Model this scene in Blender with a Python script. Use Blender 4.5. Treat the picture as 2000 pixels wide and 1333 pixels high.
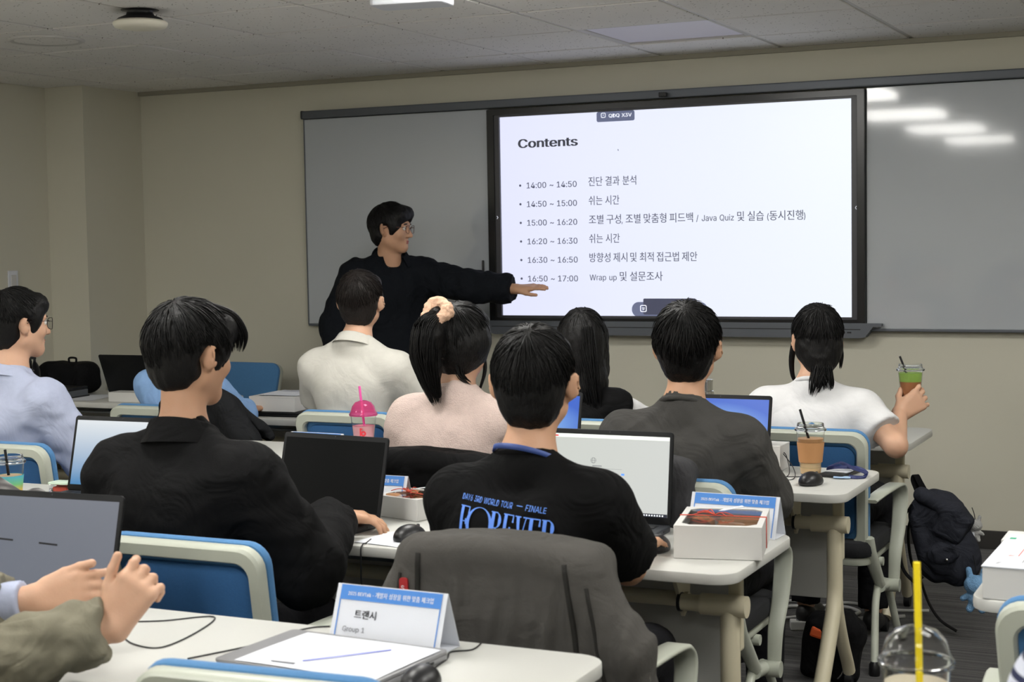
import bpy, bmesh, math, random
import numpy as np
from mathutils import Vector, Matrix, Euler

# ------------------------------------------------------------------ scene, camera, light
SC = bpy.context.scene
COL = SC.collection
for _o in list(bpy.data.objects): bpy.data.objects.remove(_o)
random.seed(7); rng = np.random.default_rng(7)

CAM_POS = (0.0, 0.0, 1.515)
cam_data = bpy.data.cameras.new('camera'); cam = bpy.data.objects.new('camera', cam_data); COL.objects.link(cam)
cam_data.sensor_width = 36.0; cam_data.lens = 3042.6 / 2000 * 36.0
cam_data.clip_start = 0.05; cam_data.clip_end = 60
_r = (0.90367132, 0.42790621, -0.01656536); _d = (0.01239097, -0.06479607, -0.99782159); _f = (-0.42804743, 0.9014975, -0.06385652)
cam.matrix_world = Matrix(((_r[0], -_d[0], -_f[0], CAM_POS[0]), (_r[1], -_d[1], -_f[1], CAM_POS[1]), (_r[2], -_d[2], -_f[2], CAM_POS[2]), (0, 0, 0, 1)))
cam_data.dof.use_dof = True; cam_data.dof.focus_distance = 5.6; cam_data.dof.aperture_fstop = 8.0
SC.camera = cam

world = bpy.data.worlds.new('world'); SC.world = world; world.use_nodes = True
world.node_tree.nodes['Background'].inputs[0].default_value = (0.8, 0.85, 1.0, 1)
world.node_tree.nodes['Background'].inputs[1].default_value = 0.0
SC.view_settings.view_transform = 'Standard'; SC.view_settings.look = 'None'
SC.view_settings.gamma = 1.0; SC.view_settings.use_curve_mapping = False
SC.view_settings.exposure = 0.0
LAMP_POWER = 24.5          # radiance of a lit ceiling panel
SCREEN_POWER = 1.0       # radiance of the wall display

# ------------------------------------------------------------------ helpers
PI = math.pi
def link(o, parent=None):
    COL.objects.link(o)
    if parent is not None: o.parent = parent
    return o
def thing(name, label, cat, loc=(0, 0, 0), rz=0.0, group=None):
    o = bpy.data.objects.new(name, None); o.empty_display_size = 0.05
    o.location = loc; o.rotation_euler = (0, 0, rz); COL.objects.link(o)
    return tag(o, label, cat, group)
def tag(o, label=None, cat=None, group=None, kind=None):
    if label: o['label'] = label
    if cat: o['category'] = cat
    if group: o['group'] = group
    if kind: o['kind'] = kind
    return o
def mesh_obj(name, verts, faces, mat, parent=None, smooth=False, loc=None, mats=None, fm=None):
    me = bpy.data.meshes.new(name)
    me.from_pydata([tuple(v) for v in verts], [], [tuple(f) for f in faces])
    return me_obj(name, me, mat, parent, smooth, loc, mats, fm)
def me_obj(name, me, mat, parent=None, smooth=False, loc=None, mats=None, fm=None):
    for m in (mats or [mat]): me.materials.append(m)
    if fm is not None: me.polygons.foreach_set('material_index', np.asarray(fm, dtype=np.int32))
    if smooth: me.polygons.foreach_set('use_smooth', np.ones(len(me.polygons), dtype=bool))
    me.update()
    o = bpy.data.objects.new(name, me); link(o, parent)
    if loc is not None: o.location = loc
    return o
def copy_tree(root, loc=None, rz=None, label=None, group=None):
    r = root.copy(); COL.objects.link(r)
    if loc is not None: r.location = loc
    if rz is not None: r.rotation_euler = (0, 0, rz)
    if label: r['label'] = label
    if group: r['group'] = group
    for ch in list(root.children):
        c = ch.copy(); COL.objects.link(c); c.parent = r
        for g in list(ch.children):
            d = g.copy(); COL.objects.link(d); d.parent = c
    return r

class MB:
    """collects simple shapes into one mesh"""
    def __init__(s): s.v = []; s.f = []
    def add(s, v, f):
        n = len(s.v); s.v += [tuple(p) for p in v]; s.f += [tuple(i + n for i in q) for q in f]; return s
    def box(s, c, size, bevel=0.0, rot=None, seg=2):
        bm = bmesh.new(); bmesh.ops.create_cube(bm, size=1.0)
        for v in bm.verts: v.co = Vector((v.co.x * size[0], v.co.y * size[1], v.co.z * size[2]))
        if bevel > 0: bmesh.ops.bevel(bm, geom=list(bm.edges), offset=bevel, segments=seg, profile=0.6, affect='EDGES')
        R = Euler(rot).to_matrix() if rot is not None else Matrix.Identity(3)
        bm.verts.index_update()
        vs = [R @ v.co + Vector(c) for v in bm.verts]; fs = [[v.index for v in f.verts] for f in bm.faces]
        bm.free(); return s.add(vs, fs)
    def tube(s, pts, r, n=10, cap=True, closed=False):
        P = [Vector(p) for p in pts]; m = len(P)
        rr = r if hasattr(r, '__len__') else [r] * m
        T = []
        for i in range(m):
            a = P[(i - 1) % m] if (closed or i > 0) else P[i]; b = P[(i + 1) % m] if (closed or i < m - 1) else P[i]
            t = (b - a); T.append(t.normalized() if t.length > 1e-9 else Vector((0, 0, 1)))
        u = T[0].orthogonal().normalized(); vs = []
        for i in range(m):
            u = (u - T[i] * u.dot(T[i]))
            u = u.normalized() if u.length > 1e-6 else T[i].orthogonal().normalized()
            w = T[i].cross(u)
            for k in range(n):
                a = 2 * PI * k / n; vs.append(P[i] + (u * math.cos(a) + w * math.sin(a)) * rr[i])
        fs = []
        for i in range(m if closed else m - 1):
            j = (i + 1) % m
            for k in range(n): fs.append((i * n + k, i * n + (k + 1) % n, j * n + (k + 1) % n, j * n + k))
        if cap and not closed: fs.append(tuple(range(n - 1, -1, -1))); fs.append(tuple((m - 1) * n + k for k in range(n)))
        return s.add(vs, fs)
    def strip(s, pts, w, t, side):
        """a flat bar of width w (along the vector side) and thickness t swept along pts"""
        P = [Vector(p) for p in pts]; S = Vector(side).normalized(); vs = []; m = len(P)
        ww = w if hasattr(w, '__len__') else [w] * m
        for i in range(m):
            a = P[max(i - 1, 0)]; b = P[min(i + 1, m - 1)]; T = (b - a).normalized(); N = T.cross(S).normalized()
            h = ww[i] / 2; q = min(t * .35, h * .5)
            for x, y in ((-h, -t / 2 + q), (-h + q, -t / 2), (h - q, -t / 2), (h, -t / 2 + q), (h, t / 2 - q), (h - q, t / 2), (-h + q, t / 2), (-h, t / 2 - q)):
                vs.append(P[i] + S * x + N * y)
        fs = []
        for i in range(m - 1):
            for k in range(8): fs.append((i * 8 + k, i * 8 + (k + 1) % 8, (i + 1) * 8 + (k + 1) % 8, (i + 1) * 8 + k))
        fs.append(tuple(range(7, -1, -1))); fs.append(tuple((m - 1) * 8 + k for k in range(8)))
        return s.add(vs, fs)
    def lathe(s, prof, n=32, c=(0, 0, 0), capb=False, capt=False):
        vs = []; m = len(prof)
        for (r, z) in prof:
            for k in range(n):
                a = 2 * PI * k / n; vs.append((c[0] + r * math.cos(a), c[1] + r * math.sin(a), c[2] + z))
        fs = []
        for i in range(m - 1):
            for k in range(n): fs.append((i * n + k, i * n + (k + 1) % n, (i + 1) * n + (k + 1) % n, (i + 1) * n + k))
        if capb: fs.append(tuple(range(n - 1, -1, -1)))
        if capt: fs.append(tuple((m - 1) * n + k for k in range(n)))
        return s.add(vs, fs)
    def prism(s, outline, h, bevel=0.0, M=None):
        """outline in xy, extruded 0..h in z with a chamfer, then moved by matrix M"""
        n = len(outline); o = [Vector((p[0], p[1], 0)) for p in outline]
        def inset(d):
            r = []
            for i in range(n):
                a, b, c = o[i - 1], o[i], o[(i + 1) % n]
                e1 = (b - a).normalized(); e2 = (c - b).normalized()
                n1 = Vector((-e1.y, e1.x, 0)); n2 = Vector((-e2.y, e2.x, 0)); q = n1 + n2
                q = q / max(q.dot(n1), 1e-3) if q.length > 1e-6 else n1
                r.append(b + q * d)
            return r
        rings = [(o, 0), (o, h)] if bevel <= 0 else [(inset(bevel), 0), (inset(bevel * .3), bevel * .3), (o, bevel), (o, h - bevel), (inset(bevel * .3), h - bevel * .3), (inset(bevel), h)]
        vs = []; fs = []
        for r, z in rings: vs += [Vector((p.x, p.y, z)) for p in r]
        for i in range(len(rings) - 1):
            for k in range(n): fs.append((i * n + k, i * n + (k + 1) % n, (i + 1) * n + (k + 1) % n, (i + 1) * n + k))
        fs.append(tuple(range(n - 1, -1, -1))); fs.append(tuple((len(rings) - 1) * n + k for k in range(n)))
        if M is not None: vs = [M @ v for v in vs]
        return s.add(vs, fs)
    def ring(s, outer, inner, h, M=None, bevel=0.0):
        """frame between two outlines with the same number of points"""
        n = len(outer); vs = []; fs = []
        co = Vector((sum(p[0] for p in outer) / n, sum(p[1] for p in outer) / n, 0))
        def sh(o, d):
            r = []
            for p in o:
                v = Vector((p[0], p[1], 0)); e = (v - co); r.append(v + e.normalized() * d)
            return r
        b = bevel
        prof = [(sh(outer, -b), 0), (sh(outer, 0), b), (sh(outer, 0), h - b), (sh(outer, -b), h), (sh(inner, b), h), (sh(inner, 0), h - b), (sh(inner, 0), b), (sh(inner, b), 0)]
        for r, z in prof: vs += [Vector((p.x, p.y, z)) for p in r]
        m = len(prof)
        for i in range(m):
            j = (i + 1) % m
            for k in range(n): fs.append((i * n + k, i * n + (k + 1) % n, j * n + (k + 1) % n, j * n + k))
        if M is not None: vs = [M @ v for v in vs]
        return s.add(vs, fs)
    def xf(s, M):
        s.v = [tuple(M @ Vector(p)) for p in s.v]; return s
    def build(s, name, mat, parent=None, smooth=False, angle=None, loc=None):
        o = mesh_obj(name, s.v, s.f, mat, parent, smooth, loc)
        if smooth and angle is not None: sharp(o.data, angle)
        return o
def sharp(me, deg):
    bm = bmesh.new(); bm.from_mesh(me); lim = math.radians(deg)
    for e in bm.edges:
        if len(e.link_faces) == 2 and e.calc_face_angle(0) > lim: e.smooth = False
    bm.to_mesh(me); bm.free()
def rrect(w, h, r, n=5, taper=0.0):
    """rounded rectangle outline; taper: bottom narrower by that much on each side"""
    pts = []
    for cx, cy, a0 in ((w / 2 - r, h / 2 - r, 0), (-w / 2 + r, h / 2 - r, 90), (-w / 2 + r, -h / 2 + r, 180), (w / 2 - r, -h / 2 + r, 270)):
        for k in range(n + 1):
            a = math.radians(a0 + 90 * k / n); x = cx + r * math.cos(a); y = cy + r * math.sin(a)
            x *= 1 - taper * (0.5 - y / h) / (w / 2); pts.append((x, y))
    return pts
def spline(pts, n=8):
    """Catmull-Rom through pts"""
    P = [Vector(p) for p in pts]; out = []
    for i in range(len(P) - 1):
        a = P[max(i - 1, 0)]; b = P[i]; c = P[i + 1]; d = P[min(i + 2, len(P) - 1)]
        for k in range(n):
            t = k / n; out.append(0.5 * ((2 * b) + (c - a) * t + (2 * a - 5 * b + 4 * c - d) * t * t + (3 * b - a - 3 * c + d) * t ** 3))
    out.append(P[-1]); return out

# ------------------------------------------------------------------ materials (all procedural)
MATS = {}
def srgb(r, g, b):
    f = lambda c: c / 12.92 if c <= 0.04045 else ((c + 0.055) / 1.055) ** 2.4
    return (f(r / 255), f(g / 255), f(b / 255))
def mat(name, rgb, rough=0.6, metal=0.0, var=0.0, vscale=8.0, bump=0.0, bscale=60.0, stretch=None, trans=0.0, ior=1.45, sheen=0.0, spec=0.5, coat=0.0, emit=None, estr=0.0, sss=0.0, alpha=1.0):
    if name in MATS: return MATS[name]
    m = bpy.data.materials.new(name); m.use_nodes = True; nt = m.node_tree; N = nt.nodes; L = nt.links
    b = N['Principled BSDF']
    b.inputs['Base Color'].default_value = (*rgb, 1); b.inputs['Roughness'].default_value = rough; b.inputs['Metallic'].default_value = metal
    b.inputs['Specular IOR Level'].default_value = spec; b.inputs['IOR'].default_value = ior
    b.inputs['Transmission Weight'].default_value = trans; b.inputs['Coat Weight'].default_value = coat; b.inputs['Sheen Weight'].default_value = sheen
    b.inputs['Alpha'].default_value = alpha
    if sss > 0:
        b.inputs['Subsurface Weight'].default_value = sss; b.inputs['Subsurface Radius'].default_value = (0.012, 0.005, 0.003); b.inputs['Subsurface Scale'].default_value = 1.0
    if emit: b.inputs['Emission Color'].default_value = (*emit, 1); b.inputs['Emission Strength'].default_value = estr
    if var > 0 or bump > 0:
        tc = N.new('ShaderNodeTexCoord'); mp = N.new('ShaderNodeMapping'); L.new(tc.outputs['Object'], mp.inputs['Vector'])
        if stretch: mp.inputs['Scale'].default_value = stretch
        if var > 0:
            nz = N.new('ShaderNodeTexNoise'); nz.inputs['Scale'].default_value = vscale; nz.inputs['Detail'].default_value = 5
            L.new(mp.outputs['Vector'], nz.inputs['Vector'])
            mx = N.new('ShaderNodeMix'); mx.data_type = 'RGBA'
            mx.inputs['A'].default_value = (*[c * (1 - var) for c in rgb], 1); mx.inputs['B'].default_value = (*[min(1, c * (1 + var)) for c in rgb], 1)
            L.new(nz.outputs['Fac'], mx.inputs['Factor']); L.new(mx.outputs['Result'], b.inputs['Base Color'])
        if bump > 0:
            nb = N.new('ShaderNodeTexNoise'); nb.inputs['Scale'].default_value = bscale; nb.inputs['Detail'].default_value = 4
            L.new(mp.outputs['Vector'], nb.inputs['Vector'])
            bp = N.new('ShaderNodeBump'); bp.inputs['Strength'].default_value = bump; bp.inputs['Distance'].default_value = 0.01
            L.new(nb.outputs['Fac'], bp.inputs['Height']); L.new(bp.outputs['Normal'], b.inputs['Normal'])
    MATS[name] = m; return m

W_WALL = mat('wall_paint', srgb(204, 201, 185), 0.75, var=0.03, vscale=1.5, bump=0.03, bscale=180)
W_GRID = mat('ceiling_grid_metal', srgb(200, 198, 195), 0.45, var=0.03)
def ceiling_tile_mat():
    m = mat('ceiling_tile', srgb(232, 230, 227), 0.9, var=0.025, vscale=3, bump=0.08, bscale=120)
    nt = m.node_tree; N = nt.nodes; L = nt.links; b = N['Principled BSDF']
    geo = N.new('ShaderNodeNewGeometry'); mp = N.new('ShaderNodeMapping'); mp.inputs['Scale'].default_value = (1, 1, 0.0); L.new(geo.outputs['Position'], mp.inputs['Vector'])
    vo = N.new('ShaderNodeTexVoronoi'); vo.inputs['Scale'].default_value = 42; vo.inputs['Randomness'].default_value = 1; L.new(mp.outputs['Vector'], vo.inputs['Vector'])
    nz = N.new('ShaderNodeTexNoise'); nz.inputs['Scale'].default_value = 17; L.new(mp.outputs['Vector'], nz.inputs['Vector'])
    ad = N.new('ShaderNodeMath'); ad.operation = 'MULTIPLY_ADD'; ad.inputs[1].default_value = -0.42; L.new(nz.outputs['Fac'], ad.inputs[0]); ad.inputs[2].default_value = 0.34
    lt = N.new('ShaderNodeMath'); lt.operation = 'LESS_THAN'; L.new(vo.outputs['Distance'], lt.inputs[0]); L.new(ad.outputs[0], lt.inputs[1])
    src = b.inputs['Base Color'].links[0].from_socket
    mx = N.new('ShaderNodeMix'); mx.data_type = 'RGBA'; mx.inputs['B'].default_value = (*srgb(120, 116, 110), 1)
    L.new(lt.outputs[0], mx.inputs['Factor']); L.new(src, mx.inputs['A']); L.new(mx.outputs['Result'], b.inputs['Base Color'])
    return m
W_TILE = ceiling_tile_mat()
def carpet_mat():
    m = mat('carpet', srgb(52, 51, 53), 0.95, var=0.3, vscale=30, bump=0.5, bscale=300, sheen=0.2, spec=0.1)
    nt = m.node_tree; N = nt.nodes; L = nt.links; b = N['Principled BSDF']
    tc = N.new('ShaderNodeTexCoord'); mp = N.new('ShaderNodeMapping'); mp.inputs['Scale'].default_value = (1.2, 45, 1); L.new(tc.outputs['Object'], mp.inputs['Vector'])
    nz = N.new('ShaderNodeTexNoise'); nz.inputs['Scale'].default_value = 1.0; nz.inputs['Detail'].default_value = 6; L.new(mp.outputs['Vector'], nz.inputs['Vector'])
    cr = N.new('ShaderNodeValToRGB'); cr.color_ramp.elements[0].position = 0.42; cr.color_ramp.elements[0].color = (*srgb(30, 30, 32), 1)
    cr.color_ramp.elements[1].position = 0.62; cr.color_ramp.elements[1].color = (*srgb(92, 89, 88), 1)
    L.new(nz.outputs['Fac'], cr.inputs['Fac'])
    src = b.inputs['Base Color'].links[0].from_socket
    mx = N.new('ShaderNodeMix'); mx.data_type = 'RGBA'; mx.inputs['Factor'].default_value = 0.65
    L.new(src, mx.inputs['A']); L.new(cr.outputs['Color'], mx.inputs['B']); L.new(mx.outputs['Result'], b.inputs['Base Color'])
    return m
W_CARPET = carpet_mat()
P_WHITE = mat('white_laminate', srgb(198, 198, 193), 0.42, var=0.02, vscale=5)
P_EDGE = mat('ivory_plastic', srgb(214, 214, 202), 0.45, var=0.02)
P_BEIGE = mat('beige_powder_coat', srgb(206, 198, 172), 0.42, var=0.04, vscale=6)
P_PALE = mat('pale_grey_panel', srgb(178, 178, 174), 0.55, var=0.03)
P_CHAIR = mat('chair_ivory_plastic', srgb(180, 184, 171), 0.38, var=0.03, vscale=5)
P_BLUE = mat('chair_blue_fabric', srgb(74, 124, 172), 0.85, var=0.10, vscale=120, bump=0.2, bscale=400, sheen=0.1)
P_BLUEB = mat('chair_blue_mesh', srgb(44, 92, 142), 0.8, var=0.10, vscale=150, bump=0.25, bscale=500)
P_BLACK = mat('black_plastic', srgb(26, 26, 28), 0.38, var=0.06)
P_BLACKM = mat('matte_black_metal', srgb(24, 25, 27), 0.45, metal=0.2, var=0.05)
P_DARK = mat('charcoal_plastic', srgb(48, 50, 53), 0.45, var=0.05)
P_GREY = mat('grey_aluminium', srgb(112, 116, 122), 0.35, metal=0.5, var=0.04)
P_STEEL = mat('brushed_steel', srgb(200, 200, 198), 0.22, metal=1.0, var=0.05, vscale=20, stretch=(1, 1, 30))
P_PAPER = mat('paper', srgb(216, 219, 226), 0.8, var=0.015)
P_BOX = mat('white_card', srgb(206, 205, 202), 0.6, var=0.015)
P_PRINT_BLUE = mat('print_blue', srgb(72, 132, 208), 0.6, var=0.02)
P_PRINT_BLACK = mat('print_black', srgb(30, 30, 34), 0.7, var=0.02)
P_PRINT_GREY = mat('print_grey', srgb(120, 122, 128), 0.7, var=0.02)
P_PRINT_WHITE = mat('print_white', srgb(225, 227, 232), 0.6, var=0.01)
P_CLEAR = mat('clear_plastic', (0.97, 0.98, 0.98), 0.05, trans=1.0, ior=1.2, var=0.0)
P_RED = mat('red_twine', srgb(206, 84, 66), 0.8, var=0.1, vscale=200)

# ------------------------------------------------------------------ writing
try:
    import os
    SANS = bpy.data.fonts.load(os.path.join(bpy.utils.system_resource('DATAFILES', path='fonts'), 'Inter.woff2'))   # the typeface Blender itself ships
except Exception:
    SANS = None
def _glyphs(body, font):
    cu = bpy.data.curves.new('t', 'FONT'); cu.body = body; cu.size = 1.0; cu.resolution_u = 3
    if font: cu.font = font
    ob = bpy.data.objects.new('t', cu); COL.objects.link(ob)
    bpy.context.view_layer.update()
    dg = bpy.context.evaluated_depsgraph_get(); me = bpy.data.meshes.new_from_object(ob.evaluated_get(dg))
    V = np.array([v.co[:] for v in me.vertices]).reshape(-1, 3); F = [tuple(p.vertices) for p in me.polygons]
    bpy.data.objects.remove(ob); bpy.data.curves.remove(cu); bpy.data.meshes.remove(me)
    return V, F
def text_mesh(body, height=None, width=None, bold=0.0, align='LEFT', latin=None):
    """flat lettering as (verts, faces): baseline at y=0, starts at x=0; height is that of a capital letter"""
    import re
    x = 0.0; Vs = []; Fs = []; n = 0
    for seg in re.findall(r'[\u3130-\u318f\uac00-\ud7a3]+|[^\s\u3130-\u318f\uac00-\ud7a3]+|\s+', body):
        if seg.isspace(): x += 0.27 * len(seg); continue
        ko = '\u3130' <= seg[0] <= '\ud7a3'
        V, F = _glyphs(seg, None if ko else SANS)
        V[:, 0] -= V[:, 0].min(); V[:, 2] = 0
        if ko: V[:, :2] *= 0.92
        w = V[:, 0].max(); V[:, 0] += x; x += w + 0.07
        for dx in ([0.0] if bold <= 0 else [-bold, 0.0, bold]):
            W = V.copy(); W[:, 0] += dx; W[:, 2] = dx * 0.002
            Vs.append(W); Fs += [tuple(i + n for i in f) for f in F]; n += len(W)
    V = np.concatenate(Vs); V[:, 0] -= V[:, 0].min(); w = V[:, 0].max()
    sy = (height / 0.727) if height else (width / w)
    sx = (width / w) if width else sy
    V[:, 0] *= sx; V[:, 1] *= sy
    if align == 'CENTER': V[:, 0] -= V[:, 0].max() / 2
    return V, Fs
def put_text(name, body, M, mat_, parent, height=None, width=None, bold=0.0, align='LEFT'):
    V, F = text_mesh(body, height, width, bold, align)
    return mesh_obj(name, [M @ Vector(v) for v in V], F, mat_, parent)
def frame(o, x, y):
    """matrix taking (x, y, 0) of a flat drawing onto origin o with the axes x and y"""
    x = Vector(x).normalized(); y = Vector(y).normalized(); z = x.cross(y)
    return Matrix(((x.x, y.x, z.x, o[0]), (x.y, y.y, z.y, o[1]), (x.z, y.z, z.z, o[2]), (0, 0, 0, 1)))

# ------------------------------------------------------------------ the room
CEIL = 2.456; YF = 7.674; XL = -6.40; XR = 2.6; YB = -2.4
def struct(name, mb, m, parent=None):
    o = mb.build(name, m, parent)
    if parent is None: o['kind'] = 'structure'
    return o
struct('floor', MB().box(((XL + XR) / 2, (YB + YF) / 2, -0.05), (XR - XL + .4, YF - YB + .4, 0.1)), W_CARPET)
struct('wall_front', MB().box(((XL + XR) / 2, YF + .075, 1.35), (XR - XL + .4, 0.15, 2.7)), W_WALL)
struct('wall_back', MB().box(((XL + XR) / 2, YB - .075, 1.35), (XR - XL + .4, 0.15, 2.7)), W_WALL)
struct('wall_right', MB().box((XR + .075, (YB + YF) / 2, 1.35), (0.15, YF - YB, 2.7)), W_WALL)
struct('wall_left', MB().box((XL - .075, (YB + YF) / 2, 1.35), (0.15, YF - YB, 2.7)), W_WALL)
struct('wall_corner_pier', MB().box(((XL - 6.12) / 2, (7.15 + YF) / 2, 1.25), (-6.12 - XL, YF - 7.15, 2.5)), W_WALL)
P_BASE = mat('skirting_vinyl', srgb(52, 50, 48), 0.6, var=0.05)
struct('baseboard_front', MB().box((( -6.12 + XR) / 2, YF - .006, 0.045), (XR + 6.12, 0.012, 0.09), 0.003), P_BASE)
struct('baseboard_left', MB().box((XL + .006, (YB + 7.15) / 2, 0.045), (0.012, 7.15 - YB, 0.09), 0.003), P_BASE)
struct('baseboard_right', MB().box((XR - .006, (YB + YF) / 2, 0.045), (0.012, YF - YB, 0.09), 0.003), P_BASE)
struct('trim_1', MB().box(((-6.12 + XR) / 2, YF - .012, CEIL - .012), (XR + 6.12, 0.024, 0.024), 0.002), mat('trim_paint', srgb(150, 146, 132), 0.7, var=0.02))

# ceiling: backing slab, T-bars and every tile on its own
ceiling = struct('ceiling', MB().box(((XL + XR) / 2, (YB + YF) / 2, CEIL + .09), (XR - XL + .4, YF - YB + .4, 0.06)), W_GRID)
TS = 0.636; GX0 = -5.938; GY0 = 7.158
xs = [XL] + [GX0 + TS * i for i in range(0, 14) if GX0 + TS * i < XR - .05] + [XR]
ys = [YB] + sorted(GY0 - TS * j for j in range(0, 20) if GY0 - TS * j > YB + .05) + [YF]
LIT = {}                                                    # tile cells that carry a light panel
def cell(x, y): return (max(i for i in range(len(xs)) if xs[i] <= x), max(i for i in range(len(ys)) if ys[i] <= y))
LAMPS = [(-2.44, 6.84, False), (-2.44, 4.93, True), (-2.44, 3.02, True), (-2.44, 1.11, True), (-2.44, -0.8, True),
         (-4.98, 3.02, True), (-4.98, 1.11, True), (-4.98, -0.8, True), (0.1, 3.02, True), (0.1, 1.11, True), (0.1, -0.8, True), (0.1, 4.93, True)]
for x, y, on in LAMPS: LIT[cell(x, y)] = on
tile_cache = {}
GAP = 0.012
for i in range(len(xs) - 1):
    for j in range(len(ys) - 1):
        if (i, j) in LIT: continue
        w = round(xs[i + 1] - xs[i] - GAP * 2, 3); d = round(ys[j + 1] - ys[j] - GAP * 2, 3)
        if w < .03 or d < .03: continue
        if (w, d) not in tile_cache:
            tile_cache[(w, d)] = MB().box((0, 0, 0.011), (w, d, 0.022), 0.003, seg=1).build('ceiling_tile', W_TILE, ceiling)
            o = tile_cache[(w, d)]
        else:
            o = tile_cache[(w, d)].copy(); link(o, ceiling)
        o.location = ((xs[i] + xs[i + 1]) / 2, (ys[j] + ys[j + 1]) / 2, CEIL + rng.uniform(-.001, .001))
for x in xs[1:-1]: MB().box((x, (YB + YF) / 2, CEIL + .012), (0.024, YF - YB, 0.014)).build('grid_bar', W_GRID, ceiling)
for y in ys[1:-1]: MB().box(((XL + XR) / 2, y, CEIL + .0135), (XR - XL, 0.024, 0.014)).build('grid_bar', W_GRID, ceiling)
L_ON = mat('lit_diffuser', srgb(250, 246, 238), 0.6, emit=(1.0, 0.985, 0.94), estr=LAMP_POWER)
L_OFF = mat('unlit_diffuser', srgb(240, 237, 252), 0.35, var=0.01)
for k, (x, y, on) in enumerate(LAMPS):
    i, j = cell(x, y); cx = (xs[i] + xs[i + 1]) / 2; cy = (ys[j] + ys[j + 1]) / 2
    lab = 'unlit square ceiling light panel above the wall display' if not on else 'lit square ceiling light panel out of view behind the front rows'
    t = thing('ceiling_light', lab, 'light', (cx, cy, CEIL + .004), 0, None if not on else 'lit ceiling panels')
    MB().ring(rrect(.612, .612, .004, 1), rrect(.58, .58, .004, 1), 0.012, bevel=.001).build('light_frame', W_GRID, t)
    if on: MB().box((0, 0, -.018), (.584, .584, .05), .006).build('diffuser', L_ON, t)            # lit diffusers dropped below the tiles, shaped so their sides brighten the ceiling
    else: MB().box((0, 0, .008), (.584, .584, .006)).build('diffuser', L_OFF, t)

# ------------------------------------------------------------------ front wall: whiteboards and display
M_BOARD = mat('whiteboard_enamel', srgb(178, 183, 188), 0.07, var=0.012, vscale=1.2, bump=0.012, bscale=2.2, spec=0.55, coat=0.2)
M_RAIL = mat('rail_aluminium', srgb(92, 96, 102), 0.4, metal=0.35, var=0.04)
M_BEZEL = mat('bezel_gloss', srgb(16, 17, 18), 0.25, var=0.04)
M_BEZELI = mat('bezel_inner', srgb(62, 62, 66), 0.35, var=0.04)
YD = 7.60
wb = thing('whiteboard', 'grey-white magnetic whiteboard left of the display, behind the lecturer', 'whiteboard', (-4.324, 7.63, 1.06))
MB().box((0, 0, .585), (1.18, .03, 1.17), .004).build('board_panel', M_BOARD, wb)
MB().box((0, 0, -.006), (1.18, .034, .014), .003).build('bottom_edge', M_RAIL, wb)
MB().box((-.588, 0, .585), (.008, .036, 1.18), .002).build('side_edge', M_RAIL, wb)
wb = thing('whiteboard', 'glossy whiteboard right of the display with ceiling lights mirrored in it', 'whiteboard', (-1.105, 7.63, 1.06))
MB().box((0, 0, .585), (1.18, .03, 1.17), .004).build('board_panel', M_BOARD, wb)
MB().box((0, 0, -.006), (1.18, .034, .014), .003).build('bottom_edge', M_RAIL, wb)
MB().box((.588, 0, .585), (.008, .036, 1.18), .002).build('side_edge', M_RAIL, wb)
rail = thing('board_rail', 'long dark grey rail along the top of whiteboards and display', 'rail', (-2.715, 7.63, 2.2335))
MB().box((0, -.004, .022), (4.42, .06, .044), .006).build('rail_bar', M_RAIL, rail)
MB().box((-2.2, -.004, .022), (.012, .062, .048), .003).build('end_cap', P_DARK, rail)
MB().box((2.2, -.004, .022), (.012, .062, .048), .003).build('end_cap', P_DARK, rail)

dp = thing('wall_display', 'large wall display showing a white Contents schedule slide', 'display', (-2.715, YD, 1.074))
CX, CZ = -2.715, 1.074
def scr_m(): 
    m = bpy.data.materials.new('slide_screen'); m.use_nodes = True; nt = m.node_tree; N = nt.nodes; L = nt.links; b = N['Principled BSDF']
    b.inputs['Base Color'].default_value = (.02, .02, .02, 1); b.inputs['Roughness'].default_value = .35
    tc = N.new('ShaderNodeTexCoord'); sp = N.new('ShaderNodeSeparateXYZ'); L.new(tc.outputs['Generated'], sp.inputs[0])
    cr = N.new('ShaderNodeValToRGB'); cr.color_ramp.elements[0].color = (*srgb(228, 231, 255), 1); cr.color_ramp.elements[1].color = (*srgb(240, 246, 255), 1)
    L.new(sp.outputs['X'], cr.inputs['Fac']); L.new(cr.outputs['Color'], b.inputs['Emission Color'])
    b.inputs['Emission Strength'].default_value = SCREEN_POWER; return m
M_SLIDE = scr_m()
MX = frame((0, 0, 0), (1, 0, 0), (0, 0, 1))               # drawing plane: x right, y up, z towards the viewer (-Y)
MB().ring([(p[0], p[1] + .5755) for p in rrect(2.037, 1.151, .006, 2)], [(p[0] + .0015, p[1] + .5745) for p in rrect(1.957, 1.118 - .03, .004, 2)], .06, MX @ Matrix.Translation((0, 0, -.045)), .002).build('bezel', M_BEZEL, dp)
MB().ring([(p[0] + .0015, p[1] + .5745) for p in rrect(1.959, 1.09, .004, 2)], [(p[0] + .0015, p[1] + .575) for p in rrect(1.901, 1.066, .002, 2)], .02, MX @ Matrix.Translation((0, 0, -.014)), .001).build('bezel_inner', M_BEZELI, dp)
MB().box((.0015, .012, .575), (1.903, .004, 1.068)).build('screen', M_SLIDE, dp)
MB().box((.0, .045, .5755), (2.0, .04, 1.12), .004).build('back_housing', P_DARK, dp)
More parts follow.
